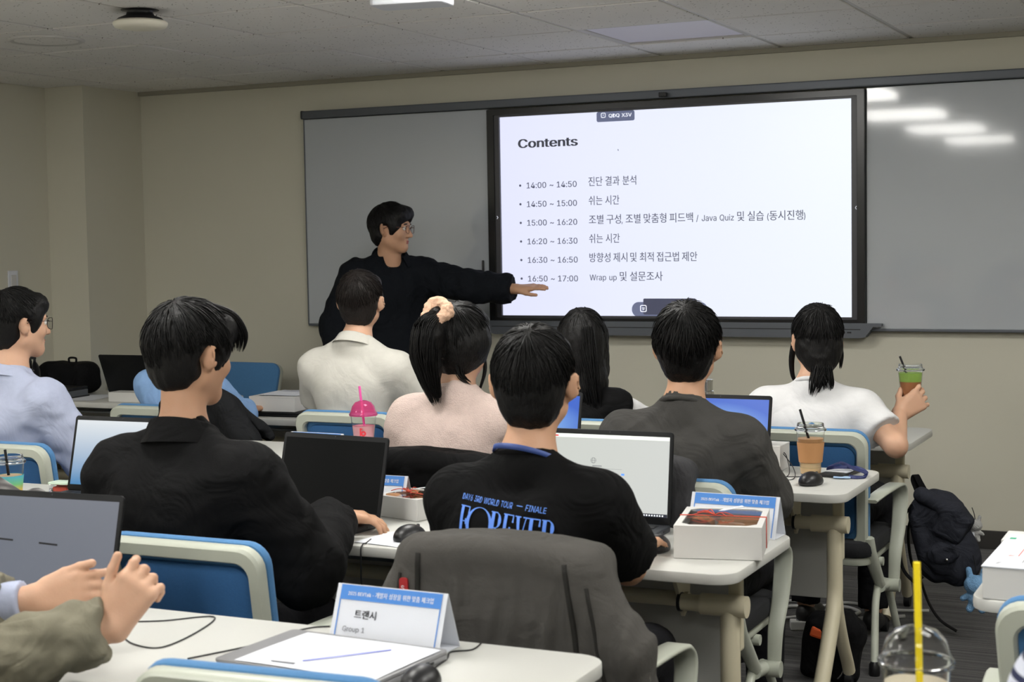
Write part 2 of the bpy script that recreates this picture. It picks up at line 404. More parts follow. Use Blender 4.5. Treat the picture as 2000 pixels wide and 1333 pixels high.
# speaker tray below, with cut corners and ports
tr = MB().prism([(1.06, 0), (1.10, .0), (1.10, .012), (-1.075, .012), (-1.075, 0), (-1.0, -.052), (-.98, -.056), (.99, -.056), (1.02, -.052)][::-1], .06, .003, MX @ Matrix.Translation((0, 0, -.03))).build('speaker_tray', M_RAIL, dp)
MB().box((0, -.0305, -.016), (2.0, .002, .004)).build('tray_groove', P_BLACK, tr)
for k in range(3): MB().box((.885 + k * .03, -.031, -.031), (.02, .004, .007)).build('port', P_BLACK, tr)
MB().box((-.004, -.03, 1.176), (.038, .03, .022), .003).build('camera_sensor', P_BLACK, dp)
def slide(body, x0, x1, z, h, m, bold=0.0, name='slide_text'):
    put_text(name, body, frame((x0 - CX, -.0006 + .0095, z - CZ), (1, 0, 0), (0, 0, 1)), m, dp, h, x1 - x0, bold)
S_DARK = mat('slide_ink_dark', srgb(60, 62, 70), 0.8, emit=srgb(60, 62, 70), estr=0.8)
S_INK = mat('slide_ink', srgb(74, 76, 92), 0.8, emit=srgb(78, 80, 98), estr=0.8)
S_PILL = mat('slide_pill', srgb(96, 102, 128), 0.8, emit=srgb(98, 104, 130), estr=0.8)
S_PILLD = mat('slide_pill_dark', srgb(66, 68, 86), 0.8, emit=srgb(66, 68, 86), estr=0.8)
S_WHITE = mat('slide_white', srgb(235, 238, 250), 0.8, emit=srgb(235, 238, 250), estr=0.85)
slide('Contents', -3.558, -3.210, 2.0135, .066, S_DARK, 0.03)
for body, k, x1, h in (('진단 결과 분석', 0, -2.885, .043), ('쉬는 시간', 1, -2.980, .043), ('조별 구성, 조별 맞춤형 피드백 / Java Quiz 및 실습 (동시진행)', 2, -1.995, .043), ('쉬는 시간', 3, -2.980, .043), ('방향성 제시 및 최적 접근법 제안', 4, -2.557, .043), ('Wrap up 및 설문조사', 5, -2.745, .043)):
    z = 1.800 - .0998 * k
    slide(('14:00 ~ 14:50', '14:50 ~ 15:00', '15:00 ~ 16:20', '16:20 ~ 16:30', '16:30 ~ 16:50', '16:50 ~ 17:00')[k], -3.511, -3.220, z - .003, .044, S_INK, .010)
    slide(body, -3.153, x1, z + .002, h, S_INK, .006)
    MB().lathe([(.0001, 0), (.0065, 0)], 12).xf(frame((-3.549 - CX, .0088, z + .013 - CZ), (1, 0, 0), (0, 0, 1))).build('slide_text', S_INK, dp)
def flat(outline, x, z, m, name, d=0.0):
    MB().add([(p[0], p[1], 0) for p in outline], [tuple(range(len(outline)))]).xf(frame((x - CX, .0092 - d, z - CZ), (1, 0, 0), (0, 0, 1))).build(name, m, dp)
flat(rrect(.212, .052, .01, 4), -2.996, 2.156, S_PILL, 'code_badge')
slide('QDQ X3V', -3.034, -2.906, 2.151, .026, S_WHITE, 0.02)
MB().ring(rrect(.026, .026, .006, 3), rrect(.019, .019, .004, 3), .0002, frame((-3.064 - CX, .0086, 2.164 - CZ), (1, 0, 0), (0, 0, 1))).build('badge_icon', S_WHITE, dp)
flat([(-.003, -.004), (.003, -.004), (0, .005)], -3.064, 2.166, S_WHITE, 'badge_icon', .0006)
flat(rrect(.413, .078, .038, 6), -2.711, 1.150, S_PILL, 'tool_bar')
flat(rrect(.287, .084, .006, 2), -2.71, 1.165, S_PILLD, 'tool_bar', .0003)
for x in (-2.853, -2.568):
    MB().ring(rrect(.036, .036, .008, 3), rrect(.028, .028, .006, 3), .0002, frame((x - CX, .0083, 1.155 - CZ), (1, 0, 0), (0, 0, 1))).build('tool_icon', S_WHITE, dp)
    flat(rrect(.016, .004, .001, 1), x, 1.158, S_WHITE, 'tool_icon', .0008); flat(rrect(.012, .004, .001, 1), x, 1.15, S_WHITE, 'tool_icon', .0008)
def chevron(x, z, s):
    MB().tube([(x + s * -.003 - CX, -.0065, z + .008 - CZ), (x + s * .003 - CX, -.0065, z - CZ), (x + s * -.003 - CX, -.0065, z - .008 - CZ)], .0012, 6).build('edge_arrow', S_WHITE, dp)
chevron(-3.680, 1.645, 1); chevron(-1.741, 1.651, -1)
MB().tube([(-2.985 - CX, .0088, 1.985 - CZ), (-2.982 - CX, .0088, 1.977 - CZ)], .002, 6).build('slide_text', S_INK, dp)
st = thing('stylus_pen', 'slim black stylus standing upright against the whiteboard beside the display', 'stylus', (-3.773, 7.595, 1.285))
MB().lathe([(.0001, 0), (.005, .002), (.0065, .02), (.0065, .12), (.0055, .13), (.0001, .131)], 12).build('barrel', P_BLACK, st, True, 40)
MB().box((0, .008, .03), (.03, .012, .05), .003).build('holder_clip', P_BLACK, st)

# ------------------------------------------------------------------ things on the ceiling and walls
sd = thing('smoke_detector', 'round ivory disc detector on a dark neck under the ceiling', 'detector', (-4.00, 5.03, CEIL))
MB().lathe([(.0001, -.075), (.07, -.074), (.1, -.068), (.107, -.058), (.108, -.05), (.1, -.043), (.06, -.04)], 36).build('disc', mat('detector_ivory', srgb(226, 222, 206), .5, var=.02), sd, True, 50)
MB().lathe([(.098, -.044), (.085, -.032), (.055, -.02), (.05, -.004), (.075, 0.0)], 28).build('neck', P_BLACK, sd, True)
MB().box((-.105, 0, -.046), (.012, .02, .012), .003).build('clip', P_BLACK, sd)
sp_ = thing('ceiling_speaker', 'flush round ceiling speaker grille at the left edge of the ceiling', 'speaker', (-4.92, 5.52, CEIL))
MB().lathe([(.17, 0), (.17, -.004), (.155, -.01), (.14, -.006)], 40).build('rim', W_GRID, sp_, True)
MB().lathe([(.142, -.005), (.08, -.009), (.0001, -.010)], 40).build('grille', W_TILE, sp_, True)
ap = thing('ceiling_access_point', 'flat white rectangular box fixed under the ceiling at the top edge', 'access point', (-2.90, 5.27, CEIL - .04), math.radians(8))
MB().prism(rrect(.30, .16, .03, 5), .04, .008).build('case', P_PAPER, ap)
MB().box((0, 0, .043), (.2, .1, .008)).build('mount_plate', P_GREY, ap)
sw = thing('light_switch', 'small pale switch plate on the left wall', 'switch', (XL + .006, 6.83, 1.335))
MB().box((0, 0, 0), (.01, .075, .12), .003).build('plate', P_PAPER, sw)
MB().box((.006, 0, .0), (.006, .04, .07), .002).build('rocker', P_BOX, sw)

# ------------------------------------------------------------------ furniture
DESK_Z = 0.73
ROWS = {4: 2.14, 3: 3.45, 2: 4.65, 1: 5.86}               # front (near) edge of each row of desks
DW, DD = 1.80, 0.55
def make_desk(label, loc, group=None):
    """flip-top training table; origin on the floor under the middle of the top; sitter on the -y side"""
    t = thing('training_table', label, 'table', loc, 0, group)
    MB().prism(rrect(DW, DD, .06, 6), .028, .004).xf(Matrix.Translation((0, 0, DESK_Z - .028))).build('tabletop', P_WHITE, t, True, 35)
    for s in (-1, 1):
        x = s * .80
        lg = MB().tube(spline([(x, .02, .575), (x, .02, .44), (x, .015, .34), (x, -.05, .24), (x, -.14, .13), (x, -.19, .075), (x, -.21, .052)], 6), .0255, 14).build('leg', P_BEIGE, t, True, 40)
        MB().tube(spline([(x, .03, .42), (x, .05, .3), (x, .12, .18), (x, .19, .09), (x, .215, .052)], 5), .021, 12).build('rear_strut', P_BEIGE, lg, True, 40)
        MB().tube([(x + .045, .02, .585), (x - .075 * 1, .02, .585)] if s > 0 else [(x - .045, .02, .585), (x + .075, .02, .585)], .028, 16).build('collar', P_BEIGE, lg, True, 40)
        MB().tube([(x - s * .07, .02, .585), (x - s * .135, .02, .585)], .0215, 14).build('pivot_rod', P_BEIGE, lg, True, 40)
        MB().tube([(x - s * .128, .02, .585), (x - s * .136, .02, .585)], .025, 14).build('pivot_seal', P_BLACK, lg, True, 40)
        MB().prism([(-.10, .10), (.06, .10), (.035, -.04), (.0, -.06)][::-1], .012, .002, frame((x - s * .142, .05, .60), (0, 1, 0), (0, 0, 1))).build('tilt_bracket', P_BEIGE, lg)
        MB().box((x - s * .13, .0, .694), (.09, .3, .014), .003).build('mount_plate', P_GREY, lg)
        MB().box((x, .072, .56), (.035, .03, .2), .006).build('upright_cover', P_BEIGE, lg)
        for yy in (-.215, .22):
            MB().tube([(x - .012, yy, .027), (x + .012, yy, .027)], .026, 16).build('caster', P_BLACK, t, True, 40)
    MB().tube([(-.68, .05, .585), (.68, .05, .585)], .02, 12).build('cross_beam', P_BEIGE, t, True, 40)
    MB().box((0, .235, .47), (1.5, .012, .36), .004).build('modesty_panel', P_PALE, t)
    MB().box((0, -.01, .66), (1.1, .2, .012), .003).build('book_shelf', P_GREY, t)
    return t
XA, XB = -1.98, -3.80
TABLE_LABELS = {(4, 0): 'nearest white table at the bottom, holding the closed grey laptop', (4, 1): 'white table at the bottom left under the olive-sleeved arms',
    (3, 0): 'white table before the lettered black shirt, holding the big gift box', (3, 1): 'white table at the left edge with the rainbow-sleeved cup',
    (2, 0): 'white table with the iced latte and the lanyard', (2, 1): 'white table in front of the pale blue shirt at left',
    (1, 0): 'front white table of the woman raising a green drink', (1, 1): 'front white table with the paper-topped white box'}
desk0 = make_desk(TABLE_LABELS[(4, 0)], (XA, ROWS[4] + DD / 2, 0), 'training tables')
for r in (4, 3, 2, 1):
    for c, x in ((0, XA), (1, XB)):
        if (r, c) == (4, 0): continue
        copy_tree(desk0, (x - {4: 0, 3: 0, 2: .025, 1: .07}[r], ROWS[r] + DD / 2, 0), 0, TABLE_LABELS[(r, c)], 'training tables')
copy_tree(desk0, (-5.66, 6.225 + DD / 2, 0), 0, 'white table by the far corner with the black laptop and backpack', 'training tables')
copy_tree(desk0, (0.42, ROWS[4] + DD / 2, 0), 0, 'white table across the aisle under the yellow-straw cup', 'training tables')
copy_tree(desk0, (0.36, ROWS[3] + DD / 2 - .04, 0), 0, 'white table across the aisle under the labelled carton', 'training tables')

P_SEAT = mat('seat_black_fabric', srgb(26, 27, 30), .9, var=.1, vscale=150, bump=.2, bscale=400)
def make_chair(label, loc, rz=0.0, group='seminar chairs'):
    """faces +y; origin on the floor under the seat; the back leans at y = -0.2"""
    t = thing('seminar_chair', label, 'chair', loc, rz, group)
    tilt = math.radians(12)
    MBK = Matrix.Translation((0, -.15, .418)) @ Matrix.Rotation(tilt, 4, 'X') @ frame((0, 0, .22), (1, 0, 0), (0, 0, 1))   # z of the drawing points to -y (behind)
    outer = rrect(.455, .44, .055, 6, .022); inner = rrect(.378, .364, .036, 6, .018)
    inner = [(p[0], p[1] + .0) for p in inner]
    MB().ring(outer, inner, .034, MBK, .007).build('back_frame', P_CHAIR, t, True, 40)
    MB().prism(rrect(.459, .444, .057, 6, .022), .024, .008, MBK @ Matrix.Translation((0, 0, -.022))).build('backrest', P_BLUE, t, True, 40)
    MB().prism(rrect(.36, .33, .042, 6, .018), .012, .003, MBK @ Matrix.Translation((0, 0, .002))).build('back_panel', P_BLUEB, t, True, 40)
    MB().prism(rrect(.46, .44, .07, 6), .06, .018, Matrix.Translation((0, .0, .40))).build('seat', P_SEAT, t, True, 40)
    MB().prism(rrect(.43, .40, .06, 6), .03, .008, Matrix.Translation((0, .0, .37))).build('seat_pan', P_CHAIR, t, True, 40)
    for s in (-1, 1):
        x = s * .245
        arm = spline([(x - s * .025, -.195, .60), (x, -.13, .622), (x + s * .012, .03, .626), (x + s * .014, .10, .612), (x + s * .014, .128, .565), (x + s * .012, .10, .46), (x + s * .008, .06, .37), (x + s * .006, .05, .27)], 6)
        n = len(arm); wd = [.05 + .012 * math.sin(PI * i / n) - .012 * (i / n) for i in range(n)]
        MB().strip(arm, wd, .014, (1, 0, 0)).build('armrest', P_CHAIR, t, True, 50)
        MB().strip([(s * .205, -.178, .47), (s * .21, -.165, .42), (s * .225, -.05, .28)], [.05, .05, .036], .03, (1, 0, 0)).build('back_strut', P_CHAIR, t, True, 50)
        MB().tube([(x - s * .03, .045, .262), (x + s * .028, .045, .262)], .024, 16).build('arm_joint', P_CHAIR, t, True, 40)
        MB().tube([(s * .225, -.06, .275), (s * .225, .06, .262)], .02, 12).build('side_rail', P_CHAIR, t, True, 40)
        for e, yy in ((1, .20), (-1, -.22)):
            lg = MB().tube(spline([(s * .215, e * .05, .275), (s * .222, yy * .55, .22), (s * .232, yy * .8, .12), (s * .24, yy, .035)], 5), .0135, 10).build('leg', P_CHAIR, t, True, 40)
            MB().lathe([(.0001, 0), (.018, .0), (.02, .01), (.018, .04), (.012, .05)], 12, (s * .24, yy, 0)).build('foot_cap', P_BLACK, lg, True, 40)
    MB().tube([(-.225, 0, .355), (.225, 0, .355)], .016, 10).build('seat_bar', P_CHAIR, t, True, 40)
    return t
# (x, y, label): y is the middle of the seat
CH = [(-2.20, 3.10, 'blue chair with ivory frame under the man in the black jacket'),
      (-1.385, 3.12, 'chair with a grey jacket hung over its back'),
      (-1.49, 4.30, 'chair with one ivory corner showing behind the gift box, under the grey-shirted man'),
      (-2.25, 4.32, 'chair under the pink-sweater woman, black coat over its back'),
      (-3.91, 4.32, 'blue-backed chair under the pale blue shirt at the left edge'),
      (-3.245, 5.52, 'blue chair behind the pink-lidded cup, under the cream polo'),
      (-1.395, 5.52, 'chair with full armrest in view under the woman in white'),
      (-2.28, 5.55, 'chair under the long-haired woman in a black vest'),
      (-4.17, 5.50, 'ivory-framed chair with a dark padded jacket on it, behind the black-jacketed man'),
      (-1.41, 2.235, 'empty chair at the bottom edge, only its top rim showing'),
      (-2.36, 1.93, 'chair of the olive-jacketed person, bottom left corner'),
      (-3.30, 3.05, 'chair of the checked-shirt person at the left edge'),
      (-0.19, 3.17, 'ivory and blue chair cut by the right edge below the carton'),
      (0.012, 1.96, 'chair of the striped-sleeve person, bottom right corner')]
chair0 = make_chair(CH[0][2], (CH[0][0], CH[0][1], 0))
for x, y, lab in CH[1:]: copy_tree(chair0, (x, y, 0), math.radians(4 if lab.startswith('empty') else 0), lab, 'seminar chairs')
copy_tree(chair0, (-5.17, 7.12, 0), math.radians(176), 'blue chair facing the room beside the whiteboard end', 'seminar chairs')
copy_tree(chair0, (-5.86, 7.10, 0), math.radians(186), 'blue chair half hidden behind the black laptop in the corner', 'seminar chairs')

# ------------------------------------------------------------------ organic shapes: signed distance fields turned into one continuous surface
class Field:
    def __init__(s): s.p = []
    def cone(s, a, b, ra, rb=None, k=.02, op='add', clip=None):
        s.p.append(('c', np.array(a, float), np.array(b, float), ra, ra if rb is None else rb, k, op, clip)); return s
    def ell(s, c, r, R=None, k=.02, op='add', clip=None):
        s.p.append(('e', np.array(c, float), np.array(r, float), np.eye(3) if R is None else np.array(R, float), None, k, op, clip)); return s
    def box(s, c, h, rad, R=None, k=.01, op='add', clip=None):
        s.p.append(('b', np.array(c, float), np.array(h, float), np.eye(3) if R is None else np.array(R, float), rad, k, op, clip)); return s
    def plane(s, n, o, k=.004):
        s.p.append(('p', np.array(n, float), np.array(o, float), None, None, k, 'cut', None)); return s
    def bounds(s):
        lo = np.full(3, 9e9); hi = -lo
        for q in s.p:
            if q[6] != 'add': continue
            if q[0] == 'c': r = max(q[3], q[4]); lo = np.minimum(lo, np.minimum(q[1], q[2]) - r); hi = np.maximum(hi, np.maximum(q[1], q[2]) + r)
            elif q[0] == 'e': e = np.sqrt(((q[3] * q[2][None, :]) ** 2).sum(1)); lo = np.minimum(lo, q[1] - e); hi = np.maximum(hi, q[1] + e)
            elif q[0] == 'b': e = np.abs(q[3]) @ q[2]; lo = np.minimum(lo, q[1] - e); hi = np.maximum(hi, q[1] + e)
        return lo, hi
    def mesh(s, step=.008, fine=(), post=None):
        lo, hi = s.bounds(); lo -= .03; hi += .03
        ax = []
        for a in range(3):
            v = [lo[a]]
            while v[-1] < hi[a]:
                st = step
                for (fl, fh, fs) in fine:
                    if fl[a] - 1e-6 <= v[-1] <= fh[a]: st = min(st, fs)
                v.append(v[-1] + st)
            ax.append(np.array(v, dtype=np.float32))
        D = np.full([len(q) for q in ax], 0.5, dtype=np.float32)
        for q in s.p:
            kind, A, B, C, E, k, op, clip = q
            if kind == 'p':
                X, Y, Z = ax[0][:, None, None], ax[1][None, :, None], ax[2][None, None, :]
                d = (X - B[0]) * A[0] + (Y - B[1]) * A[1] + (Z - B[2]) * A[2]
                h = np.maximum(k - np.abs(D - d), 0) / k; D = np.maximum(D, d) + h * h * k * .25; continue
            mg = .035 + k
            if kind == 'c': r = max(C, E); l = np.minimum(A, B) - r - mg; u = np.maximum(A, B) + r + mg
            elif kind == 'e': e = np.sqrt(((C * B[None, :]) ** 2).sum(1)); l = A - e - mg; u = A + e + mg
            else: e = np.abs(C) @ B; l = A - e - mg; u = A + e + mg
            sl = tuple(slice(max(0, int(np.searchsorted(ax[a], l[a])) - 1), int(np.searchsorted(ax[a], u[a])) + 1) for a in range(3))
            X, Y, Z = ax[0][sl[0]][:, None, None], ax[1][sl[1]][None, :, None], ax[2][sl[2]][None, None, :]
            if X.size == 0 or Y.size == 0 or Z.size == 0: continue
            if kind == 'c':
                ab = B - A; L2 = float(ab @ ab) + 1e-12
                t = np.clip(((X - A[0]) * ab[0] + (Y - A[1]) * ab[1] + (Z - A[2]) * ab[2]) / L2, 0, 1)
                d = np.sqrt((X - A[0] - t * ab[0]) ** 2 + (Y - A[1] - t * ab[1]) ** 2 + (Z - A[2] - t * ab[2]) ** 2) - (C + (E - C) * t)
            else:
                M = C if kind == 'e' else C
                x = (X - A[0]) * M[0, 0] + (Y - A[1]) * M[1, 0] + (Z - A[2]) * M[2, 0]
                y = (X - A[0]) * M[0, 1] + (Y - A[1]) * M[1, 1] + (Z - A[2]) * M[2, 1]
                z = (X - A[0]) * M[0, 2] + (Y - A[1]) * M[1, 2] + (Z - A[2]) * M[2, 2]
                if kind == 'e':
                    k0 = np.sqrt((x / B[0]) ** 2 + (y / B[1]) ** 2 + (z / B[2]) ** 2); k1 = np.sqrt((x / B[0] ** 2) ** 2 + (y / B[1] ** 2) ** 2 + (z / B[2] ** 2) ** 2)
                    d = k0 * (k0 - 1) / np.maximum(k1, 1e-6)
                else:
                    qx = np.abs(x) - B[0] + E; qy = np.abs(y) - B[1] + E; qz = np.abs(z) - B[2] + E
                    d = np.sqrt(np.maximum(qx, 0) ** 2 + np.maximum(qy, 0) ** 2 + np.maximum(qz, 0) ** 2) + np.minimum(np.maximum(qx, np.maximum(qy, qz)), 0) - E
            if clip is not None:
                for (n_, o_) in clip: d = np.maximum(d, (X - o_[0]) * n_[0] + (Y - o_[1]) * n_[1] + (Z - o_[2]) * n_[2])
            S = D[sl]
            if op == 'add': h = np.maximum(k - np.abs(S - d), 0) / k; D[sl] = np.minimum(S, d) - h * h * k * .25
            else: d = -d; h = np.maximum(k - np.abs(S - d), 0) / k; D[sl] = np.maximum(S, d) + h * h * k * .25
        if post is not None:
            I = np.nonzero(np.abs(D) < .03)
            P = np.stack([ax[0][I[0]], ax[1][I[1]], ax[2][I[2]]], 1); D[I] += post(P).astype(np.float32)
        return nets(D, ax)
def nets(D, ax):
    S = D < 0
    c = np.zeros([n - 1 for n in D.shape], dtype=np.uint8)
    for i in (0, 1):
        for j in (0, 1):
            for k in (0, 1): c += S[i:S.shape[0] - 1 + i, j:S.shape[1] - 1 + j, k:S.shape[2] - 1 + k]
    I = np.nonzero((c > 0) & (c < 8)); n = len(I[0])
    idx = np.full(c.shape, -1, dtype=np.int32); idx[I] = np.arange(n)
    acc = np.zeros((n, 3)); cnt = np.zeros(n)
    def val(o): return D[I[0] + o[0], I[1] + o[1], I[2] + o[2]]
    for a in range(3):
        b, e = (a + 1) % 3, (a + 2) % 3
        for p in (0, 1):
            for q in (0, 1):
                o = [0, 0, 0]; o[b] = p; o[e] = q; o2 = list(o); o2[a] = 1
                v0 = val(o); v1 = val(o2); m = (v0 < 0) != (v1 < 0); t = np.where(m, v0 / np.where(m, v0 - v1, 1), 0)
                pt = np.zeros((n, 3)); pt[:, a] = t; pt[:, b] = p; pt[:, e] = q
                acc += pt * m[:, None]; cnt += m
    loc = acc / cnt[:, None]; V = np.zeros((n, 3))
    for a in range(3): x0 = ax[a][I[a]]; V[:, a] = x0 + loc[:, a] * (ax[a][I[a] + 1] - x0)
    F = []
    for a in range(3):
        b, e = (a + 1) % 3, (a + 2) % 3
        s0 = [slice(None)] * 3; s1 = [slice(None)] * 3; s0[a] = slice(0, -1); s1[a] = slice(1, None)
        for q in (b, e): s0[q] = slice(1, -1); s1[q] = slice(1, -1)
        A0 = S[tuple(s0)]; A1 = S[tuple(s1)]; J = np.nonzero(A0 != A1)
        J = list(J); J[b] = J[b] + 1; J[e] = J[e] + 1
        def ci(db, de):
            g = [J[0], J[1], J[2]]; g[b] = g[b] - db; g[e] = g[e] - de; return idx[g[0], g[1], g[2]]
        Q = np.stack([ci(1, 1), ci(0, 1), ci(0, 0), ci(1, 0)], 1)
        fl = ~S[J[0], J[1], J[2]]; Q[fl] = Q[fl][:, ::-1]; F.append(Q)
    return V, np.concatenate(F)
def np_obj(name, V, F, m, parent=None, smooth=True):
    me = bpy.data.meshes.new(name); n = len(V); q = F.shape[1]
    me.vertices.add(n); me.vertices.foreach_set('co', np.asarray(V, dtype=np.float32).ravel())
    me.loops.add(F.size); me.loops.foreach_set('vertex_index', np.asarray(F, dtype=np.int32).ravel())
    me.polygons.add(len(F)); me.polygons.foreach_set('loop_start', np.arange(0, F.size, q, dtype=np.int32)); me.polygons.foreach_set('loop_total', np.full(len(F), q, dtype=np.int32))
    me.update(calc_edges=True); me.validate()
    return me_obj(name, me, m, parent, smooth)
def folds(seed, amp, freq, stretch=(1, 1, 1)):
    g = np.random.default_rng(seed); K = g.normal(size=(5, 3)) * np.array(stretch); Lk = g.normal(size=(5, 3)); ph = g.uniform(0, 6.28, (5, 2))
    def fn(P):
        w = 0
        for i in range(5): w = w + np.sin(P @ K[i] * freq + ph[i, 0] + 1.8 * np.sin(P @ Lk[i] * freq * .45 + ph[i, 1])) 
        return amp * w / 3
    return fn
def rotm(yaw=0, pitch=0, roll=0):
    return np.array(Matrix.Rotation(math.radians(yaw), 3, 'Z') @ Matrix.Rotation(math.radians(pitch), 3, 'X') @ Matrix.Rotation(math.radians(roll), 3, 'Y'))
def strands(paths, radii, sides=3):
    """paths (n, m, 3) and radii (n, m) -> tapered hairs"""
    P = np.asarray(paths); n, m, _ = P.shape
    T = np.gradient(P, axis=1); T /= np.linalg.norm(T, axis=2, keepdims=True) + 1e-9
    ref = np.array([.3, .5, .81]); U = np.cross(T, ref); U /= np.linalg.norm(U, axis=2, keepdims=True) + 1e-9; W = np.cross(T, U)
    V = np.zeros((n, m, sides, 3))
    for k in range(sides):
        a = 2 * PI * k / sides; V[:, :, k] = P + (U * math.cos(a) + W * math.sin(a)) * radii[:, :, None]
    base = (np.arange(n) * m * sides)[:, None, None] + (np.arange(m - 1) * sides)[None, :, None]; k = np.arange(sides)[None, None, :]; k2 = (k + 1) % sides
    F = np.stack([base + k, base + k2, base + sides + k2, base + sides + k], -1).reshape(-1, 4)
    return V.reshape(-1, 3), F

# ------------------------------------------------------------------ people
SKIN = mat('skin', srgb(190, 147, 118), 0.55, var=0.06, vscale=25, bump=0.05, bscale=220, sss=0.12)
SKIN_F = mat('skin_fair', srgb(203, 161, 134), 0.55, var=0.06, vscale=25, bump=0.05, bscale=220, sss=0.12)
def hair_mat(name, c):
    return mat(name, c, 0.5, var=0.35, vscale=60, bump=0.35, bscale=90, stretch=(3, 3, .6), spec=0.28)
HAIR = hair_mat('black_hair', srgb(13, 12, 12)); HAIR_B = hair_mat('brown_black_hair', srgb(28, 23, 21))
EYE_W = mat('eye_white', srgb(225, 222, 215), 0.2); EYE_D = mat('eye_dark', srgb(28, 20, 16), 0.1); LIP = mat('lip', srgb(160, 92, 84), 0.5, var=.05)
def cloth(name, c, bump=0.15, bscale=350, var=.06, sheen=.0, rough=.85, wrinkle=.5):
    """woven cloth: fine weave relief plus soft creases"""
    if name in MATS: return MATS[name]
    m = mat(name, c, rough, var=var, vscale=40, bump=bump, bscale=bscale, sheen=sheen, spec=.15)
    if wrinkle > 0:
        nt = m.node_tree; N = nt.nodes; L = nt.links; b = N['Principled BSDF']; first = b.inputs['Normal'].links[0].from_node
        tc = N.new('ShaderNodeTexCoord'); nz = N.new('ShaderNodeTexNoise'); nz.inputs['Scale'].default_value = 7; nz.inputs['Detail'].default_value = 2.5; nz.inputs['Distortion'].default_value = 2.2; L.new(tc.outputs['Object'], nz.inputs['Vector'])
        bp = N.new('ShaderNodeBump'); bp.inputs['Strength'].default_value = wrinkle; bp.inputs['Distance'].default_value = .03; L.new(nz.outputs['Fac'], bp.inputs['Height']); L.new(bp.outputs['Normal'], first.inputs['Normal'])
    return m

def head_prims(F, Hp, Hr, sc=1.0, neck=None, fem=False):
    H = lambda p: Hp + Hr @ (np.array(p, float) * sc)
    e = lambda c, r, R=None, **kw: F.ell(H(c), np.array(r) * sc, Hr if R is None else Hr @ R, **kw)
    e((0, -.010, .012), (.075, .094, .098), k=.02)
    e((0, .030, -.040), (.060, .060, .076), k=.03)
    for s in (-1, 1): F.cone(H((s * .050, -.002, -.062)), H((0, .066, -.100)), .022 * sc, .017 * sc, k=.03)
    F.cone(H((0, .066, -.102)), H((0, .069, -.098)), .018 * sc, .018 * sc, k=.02)
    e((0, .074, .020), (.052, .020, .014), k=.02)
    for s in (-1, 1): e((s * .040, .062, -.030), (.022, .022, .022), k=.02)
    for s in (-1, 1): e((s * .030, .092, .000), (.017, .012, .0095), k=.008, op='sub')
    F.cone(H((0, .086, .002)), H((0, .108, -.036)), .007 * sc, .0115 * sc, k=.010)
    for s in (-1, 1): e((s * .012, .094, -.039), (.009, .010, .008), k=.008)
    e((0, .086, -.0655), (.021, .010, .0055), k=.006); e((0, .084, -.075), (.019, .010, .006), k=.006)
    e((0, .096, -.0705), (.02, .006, .0016), k=.003, op='sub')
    for s in (-1, 1):
        R = rotm(s * -44, 0, s * 8)
        eo = .0 if not fem else .0095; e((s * (.0895 - eo), -.015, -.010), (.0085, .022, .031), R, k=.007); e((s * (.0965 - eo), -.006, -.006), (.006, .011, .019), R, k=.004, op='sub'); e((s * .078, -.006, -.036), (.009, .010, .011), k=.006)
    if neck is not None: F.cone(neck, H((0, -.022, -.075)), .056 * sc, .052 * sc, k=.03)
    return H
def hand_prims(F, wrist, d, nrm, side, curl=20, spread=1.0, thumb=(35, 25), sc=1.0, curls=None, k=.004):
    """d: wrist to fingers, nrm: out of the back of the hand, side: +1 when the thumb lies along cross(d, nrm)"""
    w = np.array(wrist, float); d = np.array(d, float); d /= np.linalg.norm(d); n = np.array(nrm, float); n -= d * (n @ d); n /= np.linalg.norm(n); x = np.cross(d, n) * side
    g = lambda a, b, c: w + (d * a + x * b + n * c) * sc
    for b0, b1, r in ((.012, .030, .0135), (.004, .011, .0135), (-.006, -.008, .013), (-.014, -.027, .012)): F.cone(g(0, b0, 0), g(.085, b1, 0), .017 * sc, r * sc, k=.012)
    F.cone(g(.02, .018, -.006), g(.055, .026, -.006), .017 * sc, .014 * sc, k=.01)
    tips = []
    for i, (b, L, r, sp) in enumerate(((.030, .074, .0088, 5), (.011, .082, .009, 1), (-.008, .076, .0086, -3), (-.027, .060, .0078, -8))):
        c = curl if curls is None else curls[i]; p = g(.086, b, 0); ang = math.radians(c * .7); a2 = math.radians(sp * spread)
        for j, (l, rr) in enumerate(((.45, 1.0), (.31, .93), (.24, .84))):
            v = d * math.cos(ang) * math.cos(a2) + x * math.sin(a2) - n * math.sin(ang); q = p + v * L * l * sc
            F.cone(p, q, r * rr * sc, r * (rr - .06) * sc, k=(.010 if j == 0 else k)); p = q; ang += math.radians(c)
        tips.append(p)
    p = g(.022, .028, -.004); a, b = math.radians(thumb[0]), math.radians(thumb[1])
    for j, (l, r) in enumerate(((.040, .0118), (.032, .0102), (.025, .0092))):
        v = d * math.cos(a) + x * math.sin(a) * math.cos(b) - n * math.sin(a) * math.sin(b); v /= np.linalg.norm(v); q = p + v * l * sc
        F.cone(p, q, r * sc, r * .92 * sc, k=(.012 if j == 0 else k)); p = q; a *= .62
    tips.append(p)
    return tips
